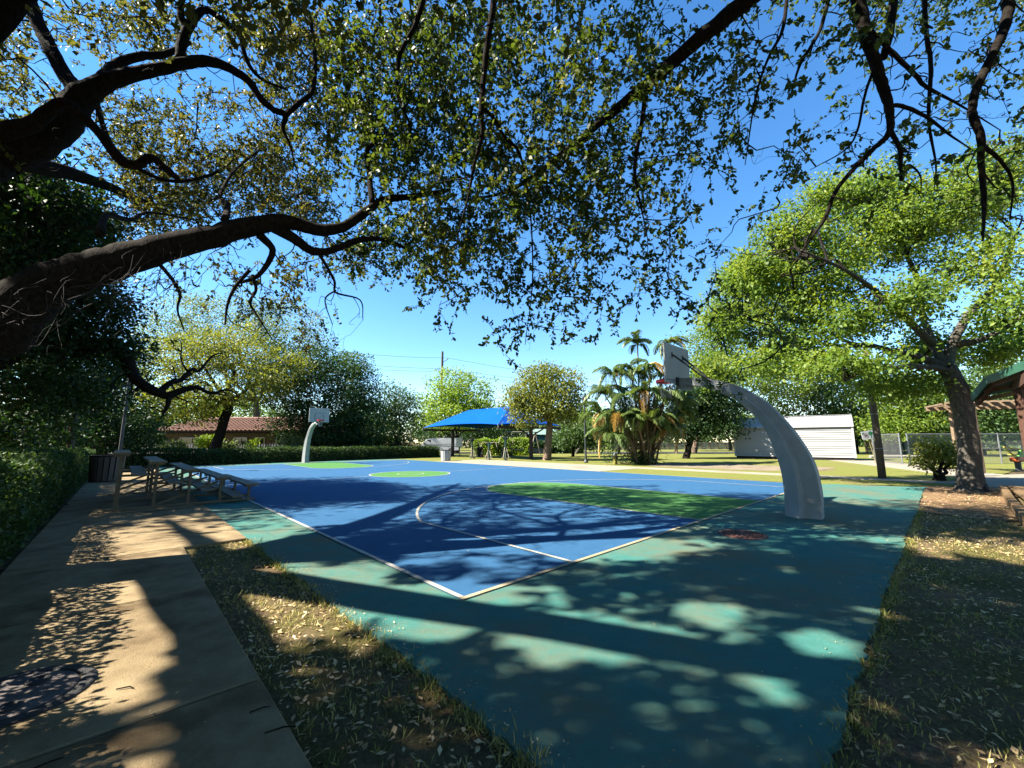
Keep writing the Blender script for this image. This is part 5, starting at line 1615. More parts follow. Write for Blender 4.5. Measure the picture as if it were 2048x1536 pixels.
for i, h_ in enumerate(heads):
    b0 = np.array([h_[0] * 0.22 + random.uniform(-.25, .25), h_[1] * 0.25 + random.uniform(-.3, .3), -0.05])
    stem = MB()
    limb_mesh(stem, [(*b0, 0.075), (*(b0 * 0.55 + h_ * 0.45 + np.array([-h_[0] * 0.10, 0, 0])), 0.06), (*h_, 0.045)], 4, 7, 0.1, 0.03)
    stem.build('stem', M_WOODP if i % 3 else M_BARK_T, palm)
    k = 10 if i < 6 else 11
    a0 = random.uniform(0, 6.28)
    for j in range(k):
        dry = random.random() < 0.10
        f = link('frond', frd if dry else fr[(i + j) % 4], palm)
        f.location = h_
        sc = random.uniform(0.62, 0.98) * (0.85 if i < 2 else 1.0)
        f.scale = (sc, sc, sc)
        f.rotation_euler = (random.uniform(-.25, .25), random.uniform(-0.75, 0.35), a0 + 2 * PI * j / k + random.uniform(-.3, .3))
skirt = [(rng.normal() * 1.0, rng.normal() * 0.9, 0.35, 0.55, 0.5, 0.35) for _ in range(10)]
quad_mesh('undergrowth', cloud_leaves(skirt, 2500, 0.16, 0.3, 10, 0.18), L_DARK, palm)
quad_mesh('thatch', cloud_leaves([(0, 0.2, 2.0, 1.1, 0.9, 1.8), (0, 0.2, 3.6, 1.6, 1.2, 1.2)], 5000, 0.45, 0.10, 8, 0.3, 0.2), L_PALMD if False else leaf_mat('brown_palm_thatch', [(0.06, 0.045, 0.022), (0.10, 0.075, 0.035), (0.15, 0.12, 0.05)], trans=0.1), palm)

# ---------------------------------------------------------------- flowering bush by the oak
g = gnd(1880, 962)
bush = tree('garden_bush', 'rounded yellow-green bush beside the big oak trunk on the right', (g[0], g[1]), [pb_(1868, 897, g[1], 26, 22, 0.55), pb_(1893, 908, g[1], 20, 22, 0.5), pb_(1848, 922, g[1], 14, 14, 0.3), pb_(1905, 925, g[1], 12, 12, 0.3)], 3400, 0.11, L_GUMBO, M_BARK, 0.16, fork=(g[0] - 0.05, g[1], 0.35), cluster=9, sigma=0.12, cat='bush')

# ---------------------------------------------------------------- the big oak on the right
g = gnd(1945, 982)
TY = g[1]
ro = thing('oak_tree', 'big oak with a thick dappled grey trunk and bright crown on the right', 'tree', (g[0], g[1], 0))
def loc_(p_):
    return np.array([p_[0] - g[0], p_[1] - g[1], p_[2]])
def pxl(pts, Yd=0.0):
    """list of (px,py,dY,r) -> local points"""
    return [(*loc_(at(a, b_, TY + c)), r_) for a, b_, c, r_ in pts]
mb = MB()
limb_mesh(mb, [(0.0, 0, -0.15, 0.46), (0, 0, 0.08, 0.36), (0, 0, 0.35, 0.30)] + pxl([(1938, 900, 0, 0.255), (1928, 830, 0, 0.24), (1912, 770, 0, 0.24), (1893, 735, 0, 0.22)]), 5, 14, 0.03, 0.05)
mb.build('trunk', M_BARK_L, ro, smooth=True)
r_sk = []
for pts in ([(1893, 740, 0, 0.10), (1850, 733, -0.3, 0.085), (1790, 735, -0.6, 0.07), (1735, 738, -1.0, 0.055), (1690, 760, -1.3, 0.05)],
            [(1890, 735, 0, 0.15), (1850, 718, 0.3, 0.12), (1800, 705, 0.7, 0.10), (1745, 692, 1.0, 0.08), (1690, 682, 1.4, 0.055), (1620, 640, 1.8, 0.04)],
            [(1893, 735, 0, 0.17), (1905, 690, 0.2, 0.14), (1930, 640, 0.5, 0.12), (1965, 600, 0.8, 0.10), (1995, 560, 1.2, 0.08), (2030, 470, 1.6, 0.07)],
            [(1890, 735, 0, 0.15), (1868, 690, 0.4, 0.12), (1845, 630, 0.8, 0.09), (1835, 560, 1.2, 0.09), (1800, 480, 1.6, 0.05)],
            [(1868, 690, 0.4, 0.13), (1815, 640, 0.0, 0.10), (1760, 590, -0.4, 0.08), (1690, 540, -0.8, 0.05), (1600, 500, -1.2, 0.03)],
            [(1745, 692, 1.0, 0.08), (1660, 690, 1.8, 0.06), (1580, 670, 2.6, 0.045), (1500, 640, 3.0, 0.03), (1440, 660, 3.2, 0.015)],
            [(1905, 690, 0.2, 0.13), (1960, 680, -0.4, 0.09), (2020, 650, -1.0, 0.06), (2090, 600, -1.5, 0.04)]):
    lm = MB()
    p_ = limb_mesh(lm, pxl(pts), 5, 9, 0.08, 0.05)
    lm.build('limb', M_BARK_L, ro, smooth=True)
    r_sk.append(p_[:, :3])
rb = [pb_(1640, 560, TY + 1, 95, 85), pb_(1760, 470, TY + 1.5, 110, 80), pb_(1880, 420, TY + 1, 110, 80), pb_(1990, 360, TY + 1.5, 90, 100), pb_(1700, 640, TY, 90, 50), pb_(1820, 600, TY - .5, 80, 55), pb_(1960, 520, TY, 80, 70), pb_(1590, 470, TY + 1, 80, 60), pb_(1565, 620, TY + 1, 60, 90), pb_(1690, 730, TY - 1, 90, 34), pb_(1790, 770, TY + 1, 90, 30), pb_(1660, 400, TY + 2, 80, 50), pb_(2020, 620, TY - 1, 60, 60), pb_(1500, 545, TY + 1, 45, 55), pb_(1990, 700, TY + 2, 70, 40), pb_(1620, 700, TY + .5, 60, 50), pb_(1450, 640, TY + 3, 60, 60), pb_(1490, 560, TY + 3, 55, 55), pb_(1430, 740, TY + 3.5, 45, 45), pb_(1530, 730, TY + 2, 60, 45), pb_(1560, 530, TY + 2, 60, 55), pb_(1750, 380, TY + 2, 90, 45), pb_(1850, 700, TY + 2, 70, 50)]
sk = np.concatenate(r_sk)
br = MB()
for b_ in rb:
    c_ = loc_(np.array(b_[:3]))
    for k in range(5):
        e_ = c_ + rng.normal(size=3) * np.array(b_[3:6]) * 0.45
        s_ = sk[np.argmin(np.linalg.norm(sk - e_, axis=1))]
        limb_mesh(br, crooked(s_, e_, 0.035, 0.008, 4, 0.10, 0.02), 3, 5, 0.1, 0.0)
tag(br.build('branches', M_BARK, ro), kind='stuff')
q_ = cloud_leaves([(*b_[:3], b_[3] * 0.9, b_[4] * 0.9, b_[5] * 0.86) for b_ in rb], 98000, 0.125, 0.55, 30, 0.23, 0.1)
q_ -= np.array([g[0], g[1], 0])
quad_mesh('crown', q_, L_RIGHT, ro)

# ================================================================== OVERHEAD OAKS
def in_frame(P, mrg=30):
    u_, v_, F = project(P)
    return (F > 0.3) & (u_ > -mrg) & (u_ < 2048 + mrg) & (v_ > -mrg) & (v_ < 1536 + mrg)
SIZE, ASP, NL = 0.080, 0.55, 13
def blob_clusters(blobs, per=7, size=SIZE):
    """foliage patches (px,py,rpx,rpy,Y0,Y1,leaf area per area) -> cluster centres in space with twig counts"""
    out = []
    for (cx, cy, rx, ry, Y0, Y1, lai) in blobs:
        Ym = (Y0 + Y1) / 2
        cover = NL * size * size * ASP * 0.55 * 0.55 * (FPX / Ym) ** 2
        n = max(1, int(lai * PI * rx * ry / cover / per))
        for _ in range(n):
            a, r_ = rng.uniform(0, 2 * PI), math.sqrt(rng.uniform()) 
            out.append(at(cx + rx * r_ * math.cos(a), cy + ry * r_ * math.sin(a), rng.uniform(Y0, Y1)))
    return np.array(out)
def grow(clusters, skel, mb, r0=0.020, r1=0.006, maxd=4.5, wob=0.10, sag=0.03):
    """join every cluster to the nearest wood, nearest clusters first, so branches fork as they reach out"""
    S = skel.copy()
    D = np.array([np.min(np.linalg.norm(S - c, axis=1)) for c in clusters])
    segs = 0
    for i in np.argsort(D):
        c = clusters[i]
        dd = np.linalg.norm(S - c, axis=1)
        j = int(np.argmin(dd))
        if dd[j] > maxd:
            continue
        k = max(2, min(6, int(dd[j] / 0.25)))
        pts = crooked(S[j], c, min(r0, 0.006 + 0.008 * dd[j]), r1, k, wob, sag)
        sp_ = smooth_path(pts, 2)
        mb.tube(sp_[:, :3], list(sp_[:, 3]), 5, cap=False)
        S = np.vstack([S, np.array([p_[:3] for p_ in pts[1:]])])
        segs += 1
    return segs
def leaf_clusters(clusters, per=7, sigma=0.20, size=SIZE, length=0.40, nl=NL, hexa=True):
    st = np.repeat(clusters, per, axis=0)
    st = st + rng.normal(size=st.shape) * sigma
    di = rng.normal(size=st.shape) + np.array([0, 0, -0.25])
    return spray_leaves(st, di, nl, length, size, ASP, 0.30, hexa)

def side_twigs(path, mb, every=0.22, ln=(0.15, 0.6), bend=-0.1, rmax=0.012):
    """short bare crooked twigs off a limb; returns their ends"""
    P = path[:, :3]
    d = np.linalg.norm(np.diff(P, axis=0), axis=1)
    ends = []
    acc = 0.0
    for i in range(1, len(P)):
        acc += d[i - 1]
        if acc > every:
            acc = rng.uniform(-every * 0.6, every * 0.2)
            t_ = unit(P[i] - P[i - 1])
            v_ = rng.normal(size=3)
            v_ = unit(v_ - t_ * (v_ @ t_) + t_ * 0.6)
            L_ = rng.uniform(*ln)
            r_ = min(rmax, path[i, 3] * 0.5)
            pts = crooked(P[i], P[i] + v_ * L_, r_, r_ * 0.3, 4, 0.11, bend)
            sp_ = smooth_path(pts, 3)
            mb.tube(sp_[:, :3], list(sp_[:, 3]), 4, cap=False)
            k_ = pts[2][:3]
            w_ = unit(v_ + rng.normal(size=3) * 0.7)
            pts2 = crooked(k_, np.array(k_) + w_ * L_ * 0.5, r_ * 0.6, r_ * 0.25, 3, 0.12, bend)
            sp_ = smooth_path(pts2, 3)
            mb.tube(sp_[:, :3], list(sp_[:, 3]), 4, cap=False)
            ends.append(np.array(pts[-1][:3]))
    return ends

# ---------------------------------------------------------------- the spreading oak whose trunk stands left of the picture
OB = np.array([-9.4, 3.6, 0.0])
oak = thing('live_oak', 'huge spreading live oak reaching in from the left with thick dark limbs', 'tree', tuple(OB))
def lo(pts):
    return [(*(at(a, b_, Y_) - OB), r_) for a, b_, Y_, r_ in pts]
def wl_(pts):
    return [(x - OB[0], y - OB[1], z, r_) for x, y, z, r_ in pts]
tr = MB()
limb_mesh(tr, [(0, 0, -0.2, 0.85), (0, 0, 0.2, 0.70), (0.2, 0.1, 1.2, 0.58), (0.5, 0.3, 2.2, 0.55), (0.7, 0.5, 3.2, 0.50), (0.8, 0.8, 4.3, 0.42)], 5, 14, 0.03, 0.05)
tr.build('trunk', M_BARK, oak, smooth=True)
limbs = [
    # long low limb across the left
    wl_([(-8.9, 3.9, 2.0, 0.42)]) + lo([(-60, 680, 5.0, 0.38), (20, 625, 5.0, 0.35), (100, 570, 5.1, 0.31), (180, 540, 5.2, 0.27), (270, 513, 5.35, 0.235), (360, 487, 5.5, 0.205), (450, 466, 5.7, 0.175), (540, 446, 5.9, 0.145), (580, 445, 6.0, 0.125), (640, 460, 6.2, 0.10), (690, 452, 6.4, 0.085), (730, 424, 6.6, 0.078), (770, 400, 6.9, 0.070), (830, 392, 7.2, 0.055), (900, 380, 7.6, 0.04)]),
    lo([(550, 455, 5.95, 0.11), (590, 478, 6.0, 0.085), (625, 502, 6.15, 0.07), (665, 500, 6.3, 0.06), (710, 482, 6.5, 0.055), (760, 478, 6.8, 0.045), (820, 500, 7.2, 0.03)]),
    lo([(520, 470, 5.9, 0.07), (545, 500, 5.9, 0.05), (530, 535, 6.0, 0.04), (510, 555, 6.0, 0.035), (480, 565, 6.1, 0.025)]),
    # upper limb
    wl_([(-8.6, 4.4, 4.3, 0.44)]) + lo([(-40, 310, 5.6, 0.40), (40, 290, 5.7, 0.34), (110, 255, 5.8, 0.28), (160, 200, 5.9, 0.22), (210, 165, 6.0, 0.155), (270, 148, 6.15, 0.125), (330, 135, 6.3, 0.11), (400, 122, 6.5, 0.098), (450, 132, 6.7, 0.085), (495, 160, 6.9, 0.075), (520, 195, 7.0, 0.068), (548, 220, 7.1, 0.062), (570, 230, 7.2, 0.058), (566, 258, 7.3, 0.04), (580, 290, 7.4, 0.025), (588, 325, 7.5, 0.012)]),
    lo([(160, 190, 5.9, 0.15), (130, 150, 5.9, 0.125), (100, 95, 5.9, 0.115), (70, 30, 5.9, 0.11), (40, -60, 6.0, 0.10), (0, -200, 6.2, 0.08)]),
    lo([(360, 120, 6.4, 0.085), (365, 85, 6.4, 0.085), (385, 40, 6.4, 0.08), (410, 20, 6.5, 0.06), (445, 40, 6.7, 0.055), (478, 68, 6.9, 0.05), (490, 110, 7.0, 0.045), (505, 140, 7.2, 0.04), (530, 162, 7.3, 0.03), (575, 180, 7.5, 0.018)]),
    lo([(375, 60, 6.4, 0.07), (360, 20, 6.3, 0.06), (375, -40, 6.3, 0.05)]),
    lo([(200, 165, 6.0, 0.11), (230, 130, 6.2, 0.085), (280, 112, 6.4, 0.075), (330, 108, 6.6, 0.06), (380, 85, 6.8, 0.04)]),
    # broken lower limb that ends in a stub
    lo([(0, 265, 5.3, 0.14), (70, 245, 5.3, 0.11), (125, 205, 5.35, 0.075), (165, 232, 5.4, 0.062), (200, 268, 5.5, 0.066), (240, 320, 5.6, 0.072), (275, 330, 5.6, 0.066), (300, 315, 5.65, 0.060), (335, 340, 5.7, 0.052), (362, 364, 5.75, 0.034)]),
    lo([(570, 232, 7.2, 0.055), (600, 205, 7.3, 0.05), (625, 180, 7.4, 0.048), (630, 110, 7.5, 0.045), (620, 30, 7.6, 0.04)]),
    # lesser boughs
    lo([(180, 165, 6.1, 0.05), (230, 300, 8.0, 0.05), (330, 360, 9.0, 0.045), (420, 350, 9.6, 0.04), (480, 310, 10.2, 0.02)]),
    lo([(200, 468, 5.3, 0.06), (215, 430, 6.4, 0.05), (260, 440, 7.4, 0.045), (300, 425, 8.2, 0.03), (390, 440, 9.2, 0.015)]),
    lo([(450, 440, 5.8, 0.06), (455, 410, 6.6, 0.05), (440, 390, 7.4, 0.04), (470, 340, 8.4, 0.03), (520, 300, 9.4, 0.02)]),
    lo([(745, 410, 6.7, 0.06), (738, 340, 6.9, 0.05), (735, 300, 7.0, 0.045), (770, 270, 7.2, 0.035), (820, 200, 7.6, 0.02)]),
    # hanging dead twigs under the low limb
    lo([(320, 530, 5.4, 0.028), (345, 560, 5.4, 0.024), (360, 590, 5.4, 0.020), (355, 620, 5.4, 0.014), (368, 660, 5.4, 0.008)]),
    lo([(500, 540, 6.0, 0.03), (470, 575, 6.0, 0.026), (455, 610, 6.0, 0.022), (450, 650, 6.0, 0.012)]),
    lo([(505, 550, 6.0, 0.03), (512, 580, 6.0, 0.024), (500, 605, 6.0, 0.02), (520, 640, 6.0, 0.014), (545, 680, 6.0, 0.008)]),
    lo([(640, 510, 6.2, 0.028), (668, 560, 6.2, 0.022), (672, 585, 6.2, 0.018), (720, 600, 6.2, 0.012), (726, 640, 6.2, 0.006)]),
    lo([(672, 580, 6.2, 0.016), (650, 600, 6.2, 0.012), (665, 650, 6.2, 0.006)]),
    # boughs overhead and behind, out of the picture
    wl_([(-8.6, 4.4, 4.3, 0.36), (-7.4, 3.0, 6.0, 0.28), (-5.6, 1.6, 7.2, 0.22), (-3.4, 0.4, 8.0, 0.16), (-1.0, -0.6, 8.6, 0.10), (1.2, -1.0, 8.8, 0.05)]),
    wl_([(-8.6, 4.4, 4.3, 0.36), (-8.8, 2.0, 6.4, 0.26), (-8.4, -0.6, 7.6, 0.20), (-7.6, -3.2, 8.4, 0.13), (-6.6, -5.4, 8.9, 0.06)]),
    wl_([(-8.6, 4.4, 4.3, 0.40), (-9.6, 6.2, 6.4, 0.28), (-10.6, 8.6, 7.8, 0.20), (-11.4, 11.0, 8.8, 0.12), (-11.8, 13.4, 9.4, 0.05)]),
    wl_([(-8.7, 4.2, 4.3, 0.36), (-10.8, 4.0, 6.6, 0.26), (-13.0, 4.6, 8.2, 0.18), (-15.4, 5.6, 9.2, 0.10), (-17, 6.4, 9.8, 0.05)]),
    wl_([(-8.6, 4.4, 4.3, 0.30), (-8.0, 5.0, 6.6, 0.24), (-7.0, 5.2, 8.8, 0.18), (-5.6, 5.0, 10.4, 0.10), (-4.0, 4.6, 11.4, 0.05)]),
]
o_sk = []
stw = MB()
for pts in limbs:
    lm = MB()
    pts = [(a_, b_, c_, r_ * (0.88 if r_ > 0.1 else 0.95)) for a_, b_, c_, r_ in pts]
    p_ = limb_mesh(lm, pts, 6, 14 if pts[0][3] > 0.1 else 7, 0.045, 0.045)
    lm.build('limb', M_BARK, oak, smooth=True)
    side_twigs(p_, stw, 0.30, (0.2, 0.8))
    o_sk.append(p_[:, :3])
tag(stw.build('side_twigs', M_BARK, oak), kind='stuff')
o_sk = np.concatenate(o_sk)
left_blobs = [
    (60, 60, 80, 40, 8, 11, 0.25), (240, 50, 130, 45, 7.5, 10, 0.75), (330, 70, 60, 40, 8, 10, 0.6), (40, 150, 50, 60, 8, 11, 0.35), (100, 240, 60, 50, 8.5, 11, 0.35),
    (40, 280, 50, 40, 9, 12, 0.5), (270, 235, 95, 40, 8.5, 11.5, 0.75), (340, 290, 85, 45, 9, 12, 0.9), (250, 320, 60, 40, 9, 12, 0.8), (430, 310, 95, 45, 9, 12, 1.0), (520, 300, 60, 40, 9, 12, 0.8),
    (330, 385, 90, 40, 9.5, 12.5, 1.2), (440, 395, 100, 40, 9.5, 12.5, 1.1), (300, 440, 70, 22, 10, 13, 1.2), (560, 385, 70, 45, 9.5, 12, 1.0), (630, 390, 60, 55, 8.5, 11, 1.2),
    (470, 215, 45, 35, 9, 12, 0.5), (420, 190, 40, 30, 9, 12, 0.3), (520, 60, 60, 50, 8, 10, 0.8), (600, 70, 60, 70, 7.5, 9.5, 1.1), (570, 150, 60, 50, 8, 10, 0.9), (640, 180, 55, 70, 7.5, 9.5, 1.1), (610, 270, 55, 45, 8, 10, 0.9), (450, 50, 50, 40, 8, 10, 0.5),
    (480, 540, 70, 24, 8, 10, 0.5), (580, 560, 50, 45, 8, 10, 0.55), (560, 620, 60, 30, 9, 11, 0.55), (600, 660, 40, 24, 9, 11, 0.5), (350, 545, 40, 24, 8, 10, 0.35), (690, 520, 50, 40, 7, 9, 0.6), (400, 170, 30, 18, 7, 8, 0.5)]
cl = blob_clusters([(*b_[:6], b_[6] * 1.7) for b_ in left_blobs], 10)
bw = MB()
grow(cl - OB, o_sk, bw, 0.028, 0.006, 5.0, 0.10, 0.02)
tag(bw.build('branches', M_BARK, oak), kind='stuff')
lq, tw = leaf_clusters(cl - OB, 10, 0.21)
quad_mesh('crown', lq, L_OAKY, oak)
quad_mesh('twigs', twig_quads(tw, 0.0045), M_BARK, oak)
# bare hanging vines and aerial roots on the low limb
vn = MB()
for _ in range(60):
    x0 = rng.uniform(-40, 420)
    yb = 640 - 0.42 * x0 if x0 < 180 else 565 - 0.20 * (x0 - 180)
    Yd = 4.7 + x0 / 700
    a_ = at(x0, yb + rng.uniform(-50, 35), Yd - 0.15)
    b_ = at(x0 - rng.uniform(20, 170), yb + rng.uniform(20, 150), Yd - rng.uniform(0.0, 0.3))
    limb_mesh(vn, [(*(np.array(q_[:3]) - OB), q_[3]) for q_ in crooked(a_, b_, rng.uniform(0.0025, 0.0055), 0.002, 6, 0.07, -0.05)], 3, 4, 0.0, 0.0)
tag(vn.build('hanging_vines', mat('dry_vine', (0.030, 0.026, 0.022), (0.060, 0.052, 0.044), scale=30, rough=0.9), oak), kind='stuff')
# unseen rest of its crown, added and shaped to shade the ground
def canopy_clusters(n, lo_, hi_, hole=0.45, seed=3, sc=0.33):
    P = rng.uniform(lo_, hi_, (n, 3))
    a, b = P[:, 0] + P[:, 2] * 1.056, P[:, 1] + P[:, 2] * 0.186
    nz = 0.50 * vnoise(a, b * 1.25, 0.62749, 208.152) + 0.33 * vnoise(a, b * 1.25, 1.37592, 396.8514) + 0.17 * vnoise(a, b * 1.25, 2.9, 31.7)
    P = P[nz > hole]
    return P[~in_frame(P, 20)]
def canopy_leaves(P, B_, hole):
    """large leaves far outside the view, leaves of true size near its edge"""
    near = in_frame(P, 260)
    far_q, _ = leaf_clusters(P[~near] - B_, 9, 0.42, 0.17, 0.55, 11, False)
    near_q, _ = leaf_clusters(P[near] - B_, 15, 0.40, 0.095, 0.50, 13, False)
    far_q = far_q[~in_frame(far_q.mean(axis=1) + B_, 40)]
    q_ = np.concatenate([far_q, near_q])
    c_ = q_.mean(axis=1) + B_
    return q_[gap_noise(c_) > hole - 0.03]
def gap_noise(P):  # gaps of the unseen canopy run along the sun, tuned to place sun patches
    a, b = P[:, 0] + P[:, 2] * 1.056, P[:, 1] + P[:, 2] * 0.186
    return 0.50 * vnoise(a, b * 1.25, 0.62749, 208.152) + 0.33 * vnoise(a, b * 1.25, 1.37592, 396.8514) + 0.17 * vnoise(a, b * 1.25, 2.9, 31.7)
cc = np.concatenate([canopy_clusters(5200, (-22, -8, 6.0), (0.5, 17, 12.5), 0.49, 3), canopy_clusters(500, (-23, -9, 2.5), (-13.5, 6, 6.5), 0.36, 6)])  # second, low part added out of view to block skylight
dist = np.linalg.norm((cc[:, :2] - OB[:2]) / np.array([13.0, 13.5]), axis=1)
cc = cc[dist < 1]
bw = MB()
grow(cc - OB, o_sk, bw, 0.045, 0.010, 9.0, 0.08, 0.02)
tag(bw.build('upper_branches', M_BARK, oak), kind='stuff')
lq = canopy_leaves(cc, OB, 0.49)
quad_mesh('added_shade_crown', lq, L_OAKY, oak)

# ---------------------------------------------------------------- the oak behind the camera whose branches hang into the top of the picture
GB = np.array([4.6, -4.6, 0.0])
oak2 = thing('hanging_oak', 'green oak overhanging the top centre and right with drooping leafy branches', 'tree', tuple(GB))
def lg(pts):
    return [(*(at(a, b_, Y_) - GB), r_) for a, b_, Y_, r_ in pts]
def wg(pts):
    return [(x - GB[0], y - GB[1], z, r_) for x, y, z, r_ in pts]
tr = MB()
limb_mesh(tr, [(0, 0, -0.2, 0.75), (0, 0, 0.3, 0.58), (-0.1, 0.2, 2.0, 0.5), (-0.2, 0.5, 4.2, 0.46), (-0.4, 1.0, 6.2, 0.40)], 5, 14, 0.03, 0.05)
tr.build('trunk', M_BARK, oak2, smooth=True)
top0 = (4.2, -3.6, 6.2)
def wj(wp, lp):
    """a bough from outside the picture that runs on straight into its visible part"""
    a_, b_ = np.array(lp[0]), np.array(lp[1])
    d_ = (a_ - b_)[:3]
    d_ = d_ / np.linalg.norm(d_)
    e1 = a_.copy(); e1[:3] += d_ * 0.5 + np.array([0, -0.05, 0.05]); e1[3] *= 1.08
    e2 = a_.copy(); e2[:3] += d_ * 1.1 + np.array([0, -0.25, 0.20]); e2[3] *= 1.2
    return wg(wp) + [tuple(e2), tuple(e1)] + lp
limbs2 = [
    wj([(*top0, 0.32), (4.0, -1.0, 7.8, 0.24), (3.6, 2.0, 8.6, 0.17)], lg([(1500, -5, 5.2, 0.125), (1420, 60, 5.4, 0.112), (1350, 120, 5.6, 0.10), (1280, 180, 5.8, 0.088), (1230, 222, 6.0, 0.075), (1180, 262, 6.2, 0.062), (1120, 312, 6.5, 0.052), (1070, 350, 6.8, 0.042), (1010, 385, 7.1, 0.03), (930, 400, 7.4, 0.018)])),
    wj([(3.7, 1.0, 8.4, 0.10), (1.5, 3.0, 9.2, 0.08)], lg([(990, -10, 5.6, 0.055), (975, 80, 5.7, 0.050), (966, 170, 5.8, 0.046), (962, 220, 5.8, 0.042), (964, 270, 5.9, 0.034), (948, 330, 6.0, 0.028), (935, 400, 6.1, 0.018), (915, 470, 6.2, 0.010)])),
    lg([(964, 215, 5.8, 0.032), (990, 240, 6.0, 0.03), (1010, 275, 6.2, 0.026), (1040, 310, 6.4, 0.022), (1060, 420, 6.6, 0.016), (1065, 560, 6.8, 0.012), (1050, 690, 6.9, 0.006)]),
    wj([(*top0, 0.30), (5.4, -1.4, 8.0, 0.22), (5.6, 1.2, 9.0, 0.15)], lg([(1712, -20, 5.0, 0.085), (1735, 80, 5.0, 0.075), (1755, 140, 5.0, 0.068), (1772, 190, 5.0, 0.06), (1780, 230, 5.0, 0.048), (1778, 266, 5.0, 0.040), (1745, 300, 5.1, 0.032), (1710, 335, 5.2, 0.030), (1672, 382, 5.3, 0.027), (1648, 440, 5.4, 0.024), (1620, 480, 5.5, 0.014), (1580, 540, 5.6, 0.006)])),
    wj([(5.4, -1.0, 8.2, 0.14), (6.0, 1.4, 9.0, 0.10)], lg([(1790, -20, 5.2, 0.055), (1782, 50, 5.15, 0.05), (1768, 115, 5.05, 0.046)])),
    lg([(1778, 225, 5.0, 0.034), (1795, 210, 5.0, 0.028), (1850, 232, 5.1, 0.022), (1900, 270, 5.2, 0.014), (1945, 300, 5.3, 0.006)]),
    lg([(1782, 262, 5.0, 0.03), (1800, 300, 5.0, 0.024), (1803, 360, 5.05, 0.02), (1815, 330, 5.1, 0.016), (1840, 350, 5.1, 0.010), (1842, 385, 5.1, 0.005)]),
    wj([(5.6, 1.2, 9.0, 0.12), (6.6, 2.4, 9.2, 0.09)], lg([(2018, -15, 5.0, 0.065), (2012, 45, 5.0, 0.062), (1985, 110, 5.0, 0.055), (1952, 180, 5.0, 0.050), (1945, 230, 5.0, 0.046), (1962, 275, 5.0, 0.044), (1962, 330, 5.05, 0.034), (1968, 400, 5.1, 0.028), (1966, 482, 5.1, 0.010)])),
    lg([(1965, 290, 5.0, 0.03), (2000, 320, 5.1, 0.022), (2025, 365, 5.2, 0.016), (2020, 440, 5.2, 0.008)]),
    wj([(5.6, 1.2, 9.0, 0.06)], lg([(1850, -15, 5.3, 0.032), (1852, 60, 5.3, 0.03), (1862, 130, 5.3, 0.028), (1860, 175, 5.3, 0.026), (1858, 250, 5.3, 0.02), (1872, 330, 5.3, 0.012), (1868, 380, 5.3, 0.005)])),
    lg([(1740, 60, 5.0, 0.03), (1780, 100, 5.0, 0.03), (1830, 150, 5.05, 0.028), (1855, 175, 5.1, 0.024), (1920, 210, 5.2, 0.014), (2000, 260, 5.4, 0.006)]),
    lg([(1750, 130, 5.0, 0.02), (1730, 190, 5.1, 0.018), (1715, 260, 5.2, 0.015), (1690, 300, 5.3, 0.011), (1620, 340, 5.4, 0.005)]),
    wj([(3.8, 1.6, 8.5, 0.05)], lg([(1660, -15, 5.4, 0.03), (1640, 60, 5.4, 0.026), (1600, 130, 5.4, 0.02), (1585, 180, 5.4, 0.012), (1578, 200, 5.4, 0.006)])),
    wj([(3.8, 1.6, 8.5, 0.05)], lg([(1575, -15, 5.4, 0.028), (1565, 60, 5.4, 0.025), (1535, 120, 5.4, 0.02), (1510, 200, 5.4, 0.014), (1490, 330, 5.5, 0.006)])),
    lg([(1290, 180, 5.7, 0.04), (1285, 240, 5.7, 0.034), (1270, 330, 5.7, 0.028), (1275, 380, 5.8, 0.02), (1290, 450, 5.8, 0.010)]),
    wj([(1.5, 3.0, 9.2, 0.06)], lg([(850, -15, 6.2, 0.05), (830, 50, 6.3, 0.045), (800, 110, 6.4, 0.038), (795, 180, 6.5, 0.03), (820, 250, 6.6, 0.02)])),
    # boughs out of the picture
    wg([(*top0, 0.30), (2.2, -3.0, 8.0, 0.22), (-0.4, -2.6, 9.2, 0.15), (-3.0, -2.0, 10.0, 0.08)]),
    wg([(*top0, 0.30), (1.6, -0.6, 8.2, 0.20), (-1.2, 1.2, 9.4, 0.13), (-3.4, 2.2, 10.2, 0.06)]),
    wg([(*top0, 0.28), (6.6, -3.4, 8.0, 0.2), (9.0, -2.4, 9.2, 0.12), (10.6, -0.6, 9.8, 0.05)]),
]
g_sk = []
stw = MB()
for pts in limbs2:
    lm = MB()
    p_ = limb_mesh(lm, pts, 6, 11 if pts[0][3] > 0.1 else 7, 0.07, 0.05)
    lm.build('limb', M_BARK, oak2, smooth=True)
    side_twigs(p_, stw, 0.26, (0.15, 0.6))
    g_sk.append(p_[:, :3])
tag(stw.build('side_twigs', M_BARK, oak2), kind='stuff')
g_sk = np.concatenate(g_sk)
